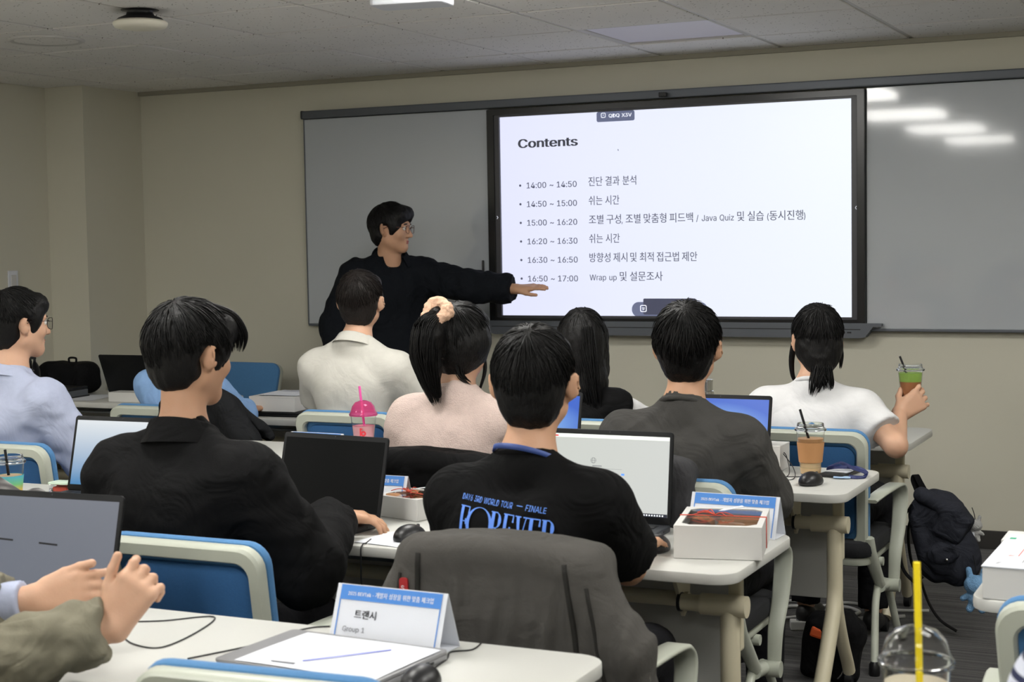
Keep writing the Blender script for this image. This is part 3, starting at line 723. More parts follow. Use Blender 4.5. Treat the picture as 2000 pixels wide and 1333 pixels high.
def hair_cap(F, H, Hr, sc, style):
    e = lambda c, r, R=None, **kw: F.ell(H(c), np.array(r) * sc, Hr if R is None else Hr @ R, **kw)
    v = style.get('vol', 1.0)
    e((0, -.016, .024), (.0885 * v, .106 * v, .104 * v), k=.01)
    e((0, -.048, -.020), (.070 * v, .060, .071), k=.03)
    if style.get('nape', True): e((0, -.058, -.062), (.056, .034, .042), k=.03)
    if style.get('side', True):
        for s in (-1, 1): e((s * .068, .012, .014), (.018, .045, .046), k=.02)
    e((0, .062, .066), (.070 * v, .042 * style.get('frs', 1), .040 * style.get('frs', 1)), rotm(0, style.get('fr', -14), 0), k=.03)
    if style.get('part'): e((style['part'], .055, .082), (.052, .05, .034), k=.02)
    e((0, .112, -.052), (.074, .080, .098), k=.012, op='sub')
    for s in (-1, 1): e((s * .094, -.008, -.026), (.030, .036, .046), k=.010, op='sub')
    F.plane(Hr @ np.array((0, .18, -.98)), H((0, -.06, style.get('bottom', -.102))), k=.012)
def hair_strands(H, Hr, n, seed, style, sc=1.0, r=.0016):
    g = np.random.default_rng(seed); v = style.get('vol', 1.0)
    C = np.array((0, -.016, .022)); Rd = np.array((.0900 * v, .1085 * v, .1060 * v)); crown = np.array((style.get('cx', .015), -.45, .85)); crown /= np.linalg.norm(crown)
    paths = []; rad = []
    while len(paths) < n:
        u = g.normal(size=3); u /= np.linalg.norm(u)
        if u[2] < -.62 or (u[1] > .55 and u[2] < .35): continue
        ax_ = np.cross(crown, u); l = np.linalg.norm(ax_)
        if l < 1e-3: continue
        ax_ /= l; ax_ = ax_ + g.normal(size=3) * .22; ax_ /= np.linalg.norm(ax_)
        tot = g.uniform(.45, 1.05); lift0, lift1 = g.uniform(-.02, .01), g.uniform(.0, .07) * style.get('mess', 1.0); pts = []
        for j in range(7):
            a = tot * j / 6; q = u * math.cos(a) + np.cross(ax_, u) * math.sin(a) + ax_ * (ax_ @ u) * (1 - math.cos(a))
            low = max(0.0, -q[2] - .15)
            rr = Rd * np.array((1 - .34 * low, 1 - .06 * low, 1.0)); p = C + q * rr * (1 + lift0 + (lift1 - lift0) * j / 6); pts.append(p)
        pts = np.array(pts)
        bad = (pts[:, 2] < style.get('bottom', -.102) + .2 * (pts[:, 1] + .06)) | ((pts[:, 1] > .052) & (pts[:, 2] < style.get('fringe', .03))) | ((np.abs(pts[:, 0]) > .06) & (np.abs(pts[:, 1] + .006) < .036) & (pts[:, 2] < .014) & (pts[:, 2] > -.07))
        if bad.any():
            kx = int(np.argmax(bad))
            if kx < 3: continue
            t = np.linspace(0, kx - 1, 7); pts = np.stack([np.interp(t, np.arange(7), pts[:, a]) for a in range(3)], 1)
        paths.append(np.array([H(p) for p in pts])); rad.append(r * g.uniform(.7, 1.3) * np.array((.7, 1, 1, 1, .85, .6, .15)))
    return strands(paths, np.array(rad))
def lock(path, rad, n, seed, r=.0016, spread=1.0, m=14, ragged=.15, flat=None):
    """a bundle of hairs running along a path of points with the given bundle radii"""
    g = np.random.default_rng(seed); S = np.array([tuple(p) for p in spline([tuple(p) for p in path], 6)]); R = np.interp(np.linspace(0, 1, len(S)), np.linspace(0, 1, len(rad)), rad)
    T = np.gradient(S, axis=0); T /= np.linalg.norm(T, axis=1, keepdims=True); U = np.cross(T, (.2, .9, .3)); U /= np.linalg.norm(U, axis=1, keepdims=True); W = np.cross(T, U)
    paths = []; rr = []
    for i in range(n):
        a = g.uniform(0, 6.28); q = math.sqrt(g.uniform(.25, 1)); end = 1 - g.uniform(0, ragged); t = np.linspace(0, end, m) * (len(S) - 1)
        f = lambda A: np.stack([np.interp(t, np.arange(len(S)), A[:, k]) for k in range(3)], 1)
        Rt = np.interp(t, np.arange(len(S)), R) * q * spread; a_t = a + np.linspace(0, g.normal() * .5, m)
        fx, fy = (1, 1) if flat is None else flat
        p = f(S) + f(U) * (np.cos(a_t) * Rt * fx)[:, None] + f(W) * (np.sin(a_t) * Rt * fy)[:, None]; paths.append(p); rr.append(r * g.uniform(.7, 1.3) * np.interp(np.linspace(0, 1, m), (0, .1, .75, 1), (.6, 1, .9, .15)))
    return strands(paths, np.array(rr))
def merge(*VF):
    V = []; F = []; n = 0
    for v, f in VF: V.append(v); F.append(f + n); n += len(v)
    return np.concatenate(V), np.concatenate(F)
def glasses(parent, H, Hr, mtl, half=.034, shape=(.021, .018), r=.0013):
    t = bpy.data.objects.new('glasses', None)
    mb = MB()
    for s in (-1, 1):
        loop = [H((s * half + shape[0] * math.copysign(abs(math.cos(a)) ** .7, math.cos(a)), .108 - .006 * abs(math.cos(a)), -.004 + shape[1] * math.copysign(abs(math.sin(a)) ** .7, math.sin(a)))) for a in np.linspace(0, 2 * PI, 24, endpoint=False)]
        mb.tube(loop, r, 6, closed=True)
        mb.tube([H((s * (half + shape[0]), .102, .004)), H((s * .070, .085, .006)), H((s * .082, .01, .004)), H((s * .082, -.03, -.012))], r, 6)
    mb.tube([H((-.013, .108, .002)), H((0, .112, .006)), H((.013, .108, .002))], r, 6)
    return mb.build('glasses', mtl, parent, True)

TRS = [cloth('black_trousers', srgb(26, 26, 29)), cloth('navy_trousers', srgb(30, 33, 44)), cloth('grey_trousers', srgb(58, 58, 60))]
SHOE = mat('shoe_dark', srgb(34, 33, 34), .6, var=.08); SHOE_W = mat('shoe_white', srgb(200, 198, 194), .6, var=.04)
def person(label, loc, rz=0.0, T=1.34, sw=.180, lean=0.0, dx=0.0, yaw=0, pitch=0, roll=0, elbow=None, wrist=None, hands=None, top=None, sleeve='long', cuff=(.9, .9), skin=None, hairm=None, style=None, collar=None, hairn=900, trousers=0,
           seed=1, sc=1.0, fold=(.0045, 30), stand=None, fine_hands=(False, False), loose=1.0, hair_extra=None, fem=False, head_shift=(0, 0, 0), fullhair=True, hem=.5, body_step=.0115, bulk=.0, legs=None, shirt_step=.0085, neckline=0.0, top_name='shirt', drop=.03, nbd=.01, sleeves=None):
    """one figure: skin body as one surface, and hair, garments, eyes and shoes as its parts. Faces local +y."""
    t = thing('person', label, 'person', loc, rz, None)
    skin = skin or SKIN; hairm = hairm or HAIR; style = style or {}
    Hc = np.array((dx * 1.1, lean + .015, T - .132)) + np.array(head_shift); Hr = rotm(yaw, pitch, roll)
    zs = T - .352 - drop - .5 * bulk; nb = np.array((dx, lean - .03, T - .300 - nbd))
    S = [np.array((dx + s * sw, lean - .035, zs)) for s in (-1, 1)]
    hipz = .535 if stand is None else stand; hy = -.075 if stand is None else -.01
    hip = np.array((0, hy, hipz)); ch = np.array((dx * .85, lean * .8 - .035, zs - .10)); wa = np.array((dx * .4, lean * .4 - .05, (zs + hipz) / 2 - .02))
    if elbow is None: elbow = [(-.25, .16, .775), (.25, .16, .775)]
    if wrist is None: wrist = [(-.16, .39, .772), (.16, .39, .772)]
    if hands is None: hands = [dict(d=(.10, 1, -.05), n=(0, 0.05, 1), curl=14), dict(d=(-.10, 1, -.05), n=(0, .05, 1), curl=14)]
    E = [np.array(p, float) for p in elbow]; W = [np.array(p, float) for p in wrist]
    if legs is None:
        if stand is None: legs = [[(s * .095, -.05, .525), (s * .13, .36, .515), (s * .13, .34, .10)] for s in (-1, 1)]
        else: legs = [[(s * .09, 0, stand - .02), (s * .10, .02, stand * .53), (s * .11, .0, .09)] for s in (-1, 1)]
    legs = [[np.array(p, float) for p in L] for L in legs]
    def trunk(F, g, arms=True):
        F.ell(hip, (.155 + g, .105 + g, .10 + g), k=.04); F.cone(hip + (0, 0, .04), wa, .105 + g, .098 + g, k=.05)
        for s in (-1, 1): F.cone(wa + (s * .045, 0, 0), ch + (s * .062, 0, .02), .092 + g, .092 + g, k=.05)
        F.ell(ch + (0, -.01, .03), (.16 * sw / .18 + g, .100 + g, .115 + g), k=.05)
        for i, s in enumerate((-1, 1)):
            F.cone(ch + (s * .07, -.01, .05), S[i] + (-s * .008, 0, -.005), .072 + g, .055 + g, k=.05)
            F.cone(nb + (s * .02, -.01, .004), S[i] + (-s * .02, 0, .015), .040 + g * .6, .042 + g * .7, k=.05)
    B = Field(); trunk(B, -.012)
    for i in (0, 1):
        B.cone(S[i], E[i], .048 * sc, .038 * sc, k=.03); B.cone(E[i], W[i], .039 * sc, .027 * sc, k=.02)
        L = legs[i]; B.cone(L[0], L[1], .072, .052, k=.03); B.cone(L[1], L[2], .050, .035, k=.03)
    B.cone(nb + (0, 0, -.03), nb + (0, .005, .02), .058 * sc, .054 * sc, k=.05)
    H = head_prims(B, Hc, Hr, sc, nb, fem)
    tips = []
    for i in (0, 1):
        h = dict(hands[i]); d = h.pop('d'); nn = h.pop('n'); sd = h.pop('side', 1 if i == 0 else -1)
        tips.append(hand_prims(B, W[i], d, nn, sd, sc=h.pop('sc', sc * (.92 if fem else 1.0)), **h))
    fine = [(Hc - .135, Hc + .135, .0048)]
    for i in (0, 1):
        if fine_hands[i]:
            c = (W[i] + np.mean(tips[i], 0)) / 2; fine.append((c - .11, c + .11, fine_hands[i]))
    V, Fc = B.mesh(body_step, fine); np_obj('body', V, Fc, skin, t)
    for s in (-1, 1):
        mb = MB(); c = H((s * .030, .080, .000)); bm = bmesh.new(); bmesh.ops.create_uvsphere(bm, u_segments=16, v_segments=10, radius=.0115 * sc)
        bm.verts.index_update(); mb.add([v.co + Vector(c) for v in bm.verts], [[v.index for v in f.verts] for f in bm.faces]); bm.free()
        ey = mb.build('eye', EYE_W, t, True)
        mb = MB().lathe([(.0001, .0015), (.003, .0012), (.0058, 0)], 14).xf(Matrix.Translation(Vector(H((s * .030, .0903, .000)))) @ Matrix(Hr.tolist()).to_4x4() @ Matrix.Rotation(-PI / 2, 4, 'X')); mb.build('iris', EYE_D, ey, True)
    for s in (-1, 1): eb = Field(); eb.ell(H((s * .031, .0885, .0225)), np.array((.017, .006, .0035)) * sc, Hr @ rotm(s * -14, 0, s * 6)); V, Fc = eb.mesh(.0022); np_obj('eyebrow', V, Fc, hairm, t)
    lp = Field(); lp.ell(H((0, .0905, -.0655)), np.array((.017, .0062, .0046)) * sc, Hr, k=.003); lp.ell(H((0, .0895, -.0750)), np.array((.015, .0062, .0050)) * sc, Hr, k=.003); V, Fc = lp.mesh(.0022); np_obj('lips', V, Fc, LIP, t)
    # garments
    G = Field(); g = .006 + bulk; trunk(G, g)
    for i in (0, 1):
        fat = .010 * loose + bulk; u = (W[i] - E[i]) / np.linalg.norm(W[i] - E[i]); ua = (E[i] - S[i]) / np.linalg.norm(E[i] - S[i])
        if sleeve == 'long':
            c = E[i] + (W[i] - E[i]) * cuff[i]
            G.cone(S[i], E[i], .050 + fat, .043 + fat, k=.035); G.cone(E[i], c + u * .04, .043 + fat, .033 + fat * .9, k=.02, clip=[(u, c)])
        else:
            c = S[i] + (E[i] - S[i]) * cuff[i]; G.cone(S[i], S[i] + (E[i] - S[i]) * cuff[i] + ua * .04, .052 + fat, .050 + fat * 1.3, k=.035, clip=[(ua, c)])
    G.cone(nb + (0, 0, -.02), nb + (0, .004, (-.012 if collar else .008) + neckline), .060 + g * .5, .058 + g * .5, k=.03)
    G.cone(nb + (0, .004, -.012), H((0, -.02, -.06)), .0585, .056, k=.006, op='sub')
    G.ell(nb + (0, .075, .02), (.052, .05, .05), k=.01, op='sub')
    G.plane((0, 0, -1), (0, 0, hipz - (.10 if stand is None else hem)), k=.01)
    if stand is not None and hem > .15: G.cone(hip, hip - (0, 0, hem), .15 + g, .16 + g, k=.03); 
    if sleeves is not None:
        for i in (0, 1):
            ua = (E[i] - S[i]) / np.linalg.norm(E[i] - S[i]); c = S[i] + (E[i] - S[i]) * sleeves[1]; sf = Field(); sf.cone(S[i] + ua * .01, c + ua * .04, .060, .062, clip=[(ua, c)]); V, Fc = sf.mesh(.008, post=folds(seed + 3, .004, 40)); np_obj('sleeve', V, Fc, sleeves[0], t)
    V, Fc = G.mesh(shirt_step, post=(lambda A, B: (lambda P: A(P) + B(P)))(folds(seed, fold[0], fold[1]), folds(seed + 5, fold[0] * .5, fold[1] * 2.2)))
    shirt = np_obj(top_name, V, Fc, top, t)
    if not collar:
        ring_ = [nb + np.array((math.cos(a) * .0635, math.sin(a) * .0625 + .003, .017 + neckline - .026 * math.sin(a))) for a in np.linspace(0, 2 * PI, 36, endpoint=False)]; MB().tube(ring_, .0088, 8, closed=True).build('neck_band', top, t, True)
    if collar:
        cm, hgt, flare, opening = collar; mb = MB(); n = 30; vs = []; c0 = nb + (0, .002, -.004); ax_ = (H((0, -.02, -.07)) - nb); ax_ /= np.linalg.norm(ax_)
        ex = np.array((1.0, 0, 0)); ex -= ax_ * (ex @ ax_); ex /= np.linalg.norm(ex); ey_ = np.cross(ax_, ex)
        cg = g * .55; prof = ((.000, .0620 + cg), (.35, .0600 + cg), (.8, .0600 + cg), (1.0, .0625 + cg), (1.03, .0660 + cg), (.95, .0700 + cg), (.55, .0760 + cg + flare * .5), (.12, .0830 + cg + flare), (.02, .0850 + cg + flare))
        for (zz, rr) in prof:
            for k in range(n + 1):
                a = math.radians(90 + opening) + (2 * PI - 2 * math.radians(opening)) * k / n; dip = .5 + .5 * math.sin(a)
                vs.append(c0 + (ex * math.cos(a) * rr * 1.02 + ey_ * math.sin(a) * rr * .98) + ax_ * (zz * hgt * (1 - .35 * dip) - .018 * dip))
        m = n + 1; fs = [(i * m + k, i * m + k + 1, (i + 1) * m + k + 1, (i + 1) * m + k) for i in range(len(prof) - 1) for k in range(n)]
        mb.add(vs, fs).build('collar', cm, t, True)
    Q = Field(); Q.ell(hip, (.165, .118, .105), k=.04)
    for L in legs:
        u = (L[2] - L[1]) / np.linalg.norm(L[2] - L[1]); Q.cone(L[0], L[1], .090, .070, k=.04); Q.cone(L[1], L[2] + u * .03, .068, .056, k=.03, clip=[(u, L[2])])
    V, Fc = Q.mesh(.013, post=folds(seed + 50, .004, 26)); np_obj('trousers', V, Fc, TRS[trousers], t)
    for L in legs:
        a = L[2]; z0 = a[2] - .085; f_ = Field(); f_.ell((a[0], a[1] - .01, z0 + .045), (.038, .045, .045), k=.02).ell((a[0], a[1] + .09, z0 + .028), (.045, .10, .036), k=.03).plane((0, 0, -1), (0, 0, z0)); V, Fc = f_.mesh(.011); np_obj('shoe', V, Fc, SHOE if seed % 2 else SHOE_W, t)
    # hair
    if fullhair:
        K = Field(); hair_cap(K, H, Hr, sc, style)
        if style.get('field'): style['field'](K, H, Hr)
        base = K.mesh(.0062, post=folds(seed + 9, .0022, 150, (1, 1, .3)))
        parts_ = [base]
        if hairn: parts_.append(hair_strands(H, Hr, hairn, seed, style, sc))
        if hair_extra: parts_ += hair_extra(H, Hr)
        V, Fc = merge(*parts_); np_obj('hair', V, Fc, hairm, t)
    t_info = dict(root=t, H=H, Hr=Hr, tips=tips, W=W, E=E, S=S, shirt=shirt, nb=nb, Hc=Hc)
    return t_info

def to_local(loc, rz, P):
    c, s = math.cos(-rz), math.sin(-rz); x, y = P[0] - loc[0], P[1] - loc[1]; return (c * x - s * y, s * x + c * y, P[2])
C_BLK = cloth('black_cotton', srgb(10, 10, 11), .12); C_BJ = cloth('black_twill_jacket', srgb(14, 14, 15), .15)
C_GREY = cloth('charcoal_jersey', srgb(66, 65, 63)); C_PINK = cloth('blush_knit', srgb(206, 186, 178), .5, 260, .12, wrinkle=.2); C_POLO = cloth('cream_knit', srgb(198, 196, 188), .15, wrinkle=.18)
C_WHITE = cloth('white_cotton', srgb(212, 212, 213), .12, wrinkle=.22); C_LB = cloth('pale_blue_shirting', srgb(172, 179, 202), .1, wrinkle=.28); C_SKY = cloth('sky_blue_shirting', srgb(134, 168, 212), .1, wrinkle=.35)
C_NAVY = cloth('navy_shell', srgb(17, 20, 25), .12); C_OLIVE = cloth('olive_drab_cotton', srgb(124, 120, 104), .12)
def plaid_mat():
    m = cloth('grey_plaid', srgb(150, 148, 146)); nt = m.node_tree; N = nt.nodes; L = nt.links; b = N['Principled BSDF']
    tc = N.new('ShaderNodeTexCoord'); w = []
    for d in ('X', 'Z'):
        wv = N.new('ShaderNodeTexWave'); wv.bands_direction = d; wv.inputs['Scale'].default_value = 9; wv.inputs['Distortion'].default_value = .4; L.new(tc.outputs['Object'], wv.inputs['Vector']); w.append(wv)
    ad = N.new('ShaderNodeMath'); ad.operation = 'MULTIPLY'; L.new(w[0].outputs['Fac'], ad.inputs[0]); L.new(w[1].outputs['Fac'], ad.inputs[1])
    mx = N.new('ShaderNodeMix'); mx.data_type = 'RGBA'; mx.inputs['A'].default_value = (*srgb(84, 82, 82), 1); mx.inputs['B'].default_value = (*srgb(196, 194, 190), 1)
    L.new(ad.outputs[0], mx.inputs['Factor']); L.new(mx.outputs['Result'], b.inputs['Base Color']); return m
def stripe_mat():
    m = cloth('navy_white_stripe', srgb(200, 204, 220)); nt = m.node_tree; N = nt.nodes; L = nt.links; b = N['Principled BSDF']
    tc = N.new('ShaderNodeTexCoord'); wv = N.new('ShaderNodeTexWave'); wv.bands_direction = 'Z'; wv.inputs['Scale'].default_value = 13; wv.inputs['Distortion'].default_value = .3; L.new(tc.outputs['Object'], wv.inputs['Vector'])
    cr = N.new('ShaderNodeValToRGB'); cr.color_ramp.elements[0].position = .22; cr.color_ramp.elements[0].color = (*srgb(52, 56, 84), 1); cr.color_ramp.elements[1].position = .34; cr.color_ramp.elements[1].color = (*srgb(214, 218, 232), 1)
    L.new(wv.outputs['Fac'], cr.inputs['Fac']); L.new(cr.outputs['Color'], b.inputs['Base Color']); return m
C_PLAID = plaid_mat(); C_STRIPE = stripe_mat()
M_GLASS = mat('lens_glass', (.95, .97, 1), .03, trans=1.0, ior=1.05)
M_WIRE = mat('dark_wire', srgb(40, 38, 40), .3, metal=.6)

# lecturer, standing before the whiteboard, left arm stretched out to the display
LL = (-4.02, 7.03, 0); LR = math.radians(-135); lw = lambda x, y, z: to_local(LL, LR, (x, y, z))
lv = lambda x, y, z: to_local((0, 0, 0), LR, (x, y, z))
lec = person('standing lecturer in dark jacket and glasses pointing at the display', LL, LR, T=1.728, sw=.185, yaw=52, pitch=-4, top=C_NAVY, top_name='jacket', seed=3, bulk=.028, loose=1.6, fold=(.006, 24), stand=.90, hem=.30, drop=.025,
    elbow=[lw(-3.63, 7.17, 1.285), (.29, -.03, 1.09)], wrist=[lw(-3.385, 7.19, 1.272), (.29, .10, .86)], cuff=(.93, .95),
    hands=[dict(d=lv(.97, .14, .10), n=lv(-.05, -.25, .95), curl=6, spread=.4, thumb=(28, 55)), dict(d=(-.1, .3, -1), n=(1, 0, 0), curl=25)], fine_hands=(.0042, False), trousers=1,
    style=dict(vol=1.03, fringe=.035, mess=1.3, part=-.02), collar=(C_NAVY, .075, .012, 38), hairn=1100)
glasses(lec['root'], lec['H'], lec['Hr'], mat('bronze_wire', srgb(92, 60, 54), .35, metal=.5), .033, (.022, .020), .0014)
MB().tube([lec['nb'] + np.array((-.03, .062, -.03)), lec['nb'] + np.array((0, .074, -.048)), lec['nb'] + np.array((.03, .062, -.03))], .008, 8).build('undershirt', C_WHITE, lec['root'], True)

# front row
person('man in a cream polo shirt with short dark brown hair, seen from behind', (-3.315, 5.52, 0), 0, T=1.415, sw=.188, drop=.055, nbd=.012, yaw=15, pitch=6, top=C_POLO, top_name='polo_shirt', sleeve='short', cuff=(.7, .7), seed=5, bulk=.012, loose=1.3, fold=(.003, 20), skin=SKIN_F, hairm=HAIR_B,
    style=dict(vol=1.02, bottom=-.108), collar=(C_POLO, .044, .004, 30), trousers=1, elbow=[(-.27, .10, .80), (.27, .12, .80)])
def vest_field(K, H, Hr):
    K.cone(H((0, -.052, .0)), H((.03, -.07, -.16)), .082, .072, k=.03); K.cone(H((.03, -.07, -.16)), H((.055, -.085, -.30)), .066, .045, k=.03)
    for s in (-1, 1): K.cone(H((s * .066, -.004, .03)), H((s * .070, -.012, -.12)), .034, .034, k=.02)
vs_ = person('woman with long straight black hair in a black vest over white sleeves', (-2.325, 5.52, 0), 0, T=1.262, sw=.155, yaw=14, pitch=0, top=C_BLK, top_name='vest', sleeve='short', cuff=(.10, .10), sleeves=(C_WHITE, .75), seed=8, loose=1.0, fem=True, skin=SKIN_F, hairm=HAIR, style=dict(field=vest_field, bottom=-.36, vol=1.0), hairn=500,
    hair_extra=lambda H, Hr: [lock([H((.0, -.095, .05)), H((.01, -.118, -.06)), H((.03, -.125, -.18)), H((.055, -.115, -.33))], [.07, .08, .07, .05], 260, 8, flat=(1, .35))])
def bun_field(K, H, Hr):
    K.ell(H((0, -.078, -.085)), (.052, .042, .044), Hr, k=.03); K.ell(H((0, -.045, -.04)), (.078, .07, .06), Hr, k=.03)
    K.cone(H((0, -.085, -.11)), H((-.012, -.10, -.165)), .030, .014, k=.02)
wt = person('woman in a white T-shirt with a low bun, raising a green drink', (-1.41, 5.52, 0), 0, T=1.279, sw=.172, yaw=22, pitch=-2, top=C_WHITE, top_name='tee_shirt', sleeve='short', cuff=(.75, .62), seed=11, bulk=.006, loose=1.5, fold=(.0035, 22), fem=True, skin=SKIN_F,
    elbow=[(-.25, .12, .76), (.305, -.105, .785)], wrist=[(-.15, .36, .775), (.278, .092, .874)], hands=[dict(d=(.1, 1, -.05), n=(0, .05, 1), curl=14), dict(d=(.66, .52, .52), n=(.55, -.83, .05), curls=(34, 38, 42, 44), thumb=(58, 62), spread=1.9, sc=1.04)], fine_hands=(False, .0036),
    style=dict(field=bun_field, bottom=-.16, vol=1.0, nape=True), hairn=700,
    hair_extra=lambda H, Hr: [lock([H((-.005, -.10, -.10)), H((-.02, -.115, -.15)), H((-.035, -.112, -.205))], [.03, .026, .012], 90, 12, ragged=.5), lock([H((.01, -.10, -.10)), H((.02, -.115, -.15)), H((.02, -.11, -.18))], [.03, .024, .016], 80, 13, ragged=.5),
        lock([H((-.075, .02, .0)), H((-.088, .03, -.07)), H((-.085, .035, -.13)), H((-.07, .04, -.165))], [.012, .010, .008, .004], 70, 14, ragged=.3), lock([H((.075, .02, .0)), H((.088, .02, -.06)), H((.085, .02, -.115))], [.012, .009, .004], 50, 15, ragged=.3)], trousers=0)
person('man in a sky-blue shirt hidden behind the black-jacketed man', (-4.19, 5.50, 0), 0, T=1.292, sw=.165, yaw=5, elbow=[(-.22, .12, .77), (.20, .14, .77)], wrist=[(-.1, .34, .772), (.06, .36, .772)], top=C_SKY, seed=13, bulk=.006, fold=(.004, 30), collar=(C_SKY, .035, .004, 26), hairn=300)

# second row
person('man in a charcoal long-sleeved shirt before the blue-screen laptop', (-1.485, 4.31, 0), 0, T=1.334, sw=.178, drop=.05, nbd=.028, yaw=11, pitch=3, top=C_GREY, top_name='long_sleeved_shirt', seed=17, bulk=.012, loose=1.6, fold=(.0045, 22), style=dict(vol=1.06, mess=1.6), hairn=1300,
    elbow=[(-.235, .10, .76), (.225, .06, .755)], wrist=[(-.13, .34, .772), (.14, .32, .772)], neckline=.01)
def pony_field(K, H, Hr):
    K.ell(H((-.03, -.10, .085)), (.03, .025, .028), Hr, k=.02)
    K.cone(H((-.035, -.115, .085)), H((-.05, -.150, .03)), .028, .045, k=.02); K.cone(H((-.05, -.150, .03)), H((-.048, -.148, -.07)), .048, .034, k=.02); K.cone(H((-.048, -.148, -.07)), H((-.030, -.135, -.15)), .032, .016, k=.02)
    K.ell(H((.03, -.03, -.01)), (.072, .075, .07), Hr, k=.03)
pk = person('woman in a blush pink sweater with a ponytail in a peach scrunchie', (-2.235, 4.32, 0), 0, T=1.335, sw=.157, yaw=6, pitch=0, top=C_PINK, top_name='sweater', seed=19, bulk=.016, loose=1.8, fold=(.004, 24), fem=True, skin=SKIN_F, hairm=HAIR, style=dict(field=pony_field, bottom=-.100), hairn=600,
    hair_extra=lambda H, Hr: [lock([H((-.03, -.118, .09)), H((-.05, -.165, .05)), H((-.055, -.17, -.03)), H((-.045, -.155, -.11)), H((-.028, -.14, -.185))], [.018, .042, .046, .032, .014], 420, 20, ragged=.22),
        lock([H((.06, .02, -.02)), H((.075, .01, -.08)), H((.07, -.01, -.13)), H((.055, -.02, -.17))], [.008, .006, .004, .002], 30, 21, ragged=.4), lock([H((.02, -.085, -.06)), H((.035, -.09, -.1)), H((.06, -.07, -.125))], [.02, .012, .006], 30, 22, ragged=.4)], elbow=[(-.24, .10, .77), (.24, .10, .77)])
def scrunchie(info):
    H = info['H']; c = H((-.034, -.112, .098)); F_ = Field(); u = np.array((-.2, -.75, .55)); u /= np.linalg.norm(u); a = np.cross(u, (1, 0, 0)); a /= np.linalg.norm(a); b = np.cross(u, a)
    g = np.random.default_rng(4)
    for k in range(22):
        t = 2 * PI * k / 22; r = .035 + .004 * math.sin(3 * t); F_.ell(c + a * math.cos(t) * r + b * math.sin(t) * r + u * g.uniform(-.006, .006), np.array((.019, .017, .021)) * g.uniform(.8, 1.2), rotm(*g.uniform(0, 180, 3)), k=.006)
    V, F = F_.mesh(.0036, post=folds(6, .0026, 230)); return np_obj('scrunchie', V, F, cloth('peach_seersucker', srgb(232, 192, 164), .5, 300), info['root'])
scrunchie(pk)
lb = person('man in a pale blue shirt and round glasses at the left edge', (-4.03, 4.31, 0), math.radians(-8), T=1.384, sw=.188, drop=.055, nbd=.025, yaw=-17, pitch=-2, top=C_LB, seed=23, bulk=.014, loose=1.8, fold=(.006, 24), skin=SKIN_F, collar=(C_LB, .04, .004, 26), style=dict(vol=1.0),
    elbow=[(-.27, .10, .77), (.27, .08, .735)], wrist=[(-.15, .36, .772), (.17, .31, .772)])
glasses(lb['root'], lb['H'], lb['Hr'], M_WIRE, .034, (.023, .021), .0012)

# third row
person('man in a black collared jacket turning his head to the right', (-2.365, 3.10, 0), 0, T=1.386, sw=.188, drop=.075, nbd=.045, lean=.02, yaw=-15, pitch=-8, top=C_BJ, top_name='jacket', seed=29, bulk=.020, loose=2.4, fold=(.007, 20), skin=SKIN, style=dict(vol=1.06, mess=1.3, fringe=.005, fr=-24, frs=1.3), collar=(C_BJ, .06, .006, 24), hairn=1500,
    hair_extra=lambda H, Hr: [lock([H((s * .03, .02, .106)), H((s * .045, .072, .090)), H((s * .055, .104, .052)), H((s * .056, .104, .010))], [.02, .022, .018, .008], 110, 60 + s, ragged=.3) for s in (-1, 0, 1)],
    elbow=[(-.275, .06, .73), (.315, .05, .73)], wrist=[(-.12, .38, .772), (.135, .45, .785)], cuff=(.92, .90), hands=[dict(d=(.3, 1, -.05), n=(0, .05, 1), curl=16), dict(d=(.72, .62, -.12), n=(.12, .08, 1), curls=(14, 18, 22, 26), thumb=(30, 40), spread=1.0)], fine_hands=(False, .0038), body_step=.011)
fv = person('man in a black T-shirt with blue tour lettering on the back', (-1.435, 3.12, 0), 0, T=1.338, sw=.170, drop=.045, nbd=.022, yaw=13, pitch=2, top=C_BLK, top_name='tee_shirt', sleeve='short', cuff=(.85, .74), seed=31, bulk=.010, loose=1.5, fold=(.0035, 18), style=dict(vol=1.0, mess=.9), hairn=1500,
    elbow=[(-.205, .08, .77), (.165, .15, .772)], wrist=[(-.12, .34, .772), (.10, .385, .772)])
glasses(fv['root'], fv['H'], fv['Hr'], mat('gold_wire', srgb(190, 170, 120), .25, metal=.9), .034, (.022, .019), .0011)
person('person in a grey checked shirt, one sleeve showing at the left edge', (-3.30, 3.05, 0), 0, T=1.34, sw=.185, yaw=0, top=C_PLAID, seed=37, bulk=.012, loose=1.6, elbow=[(-.26, .10, .77), (.30, .13, .785)], wrist=[(-.14, .37, .772), (.16, .38, .772)], hairn=200)

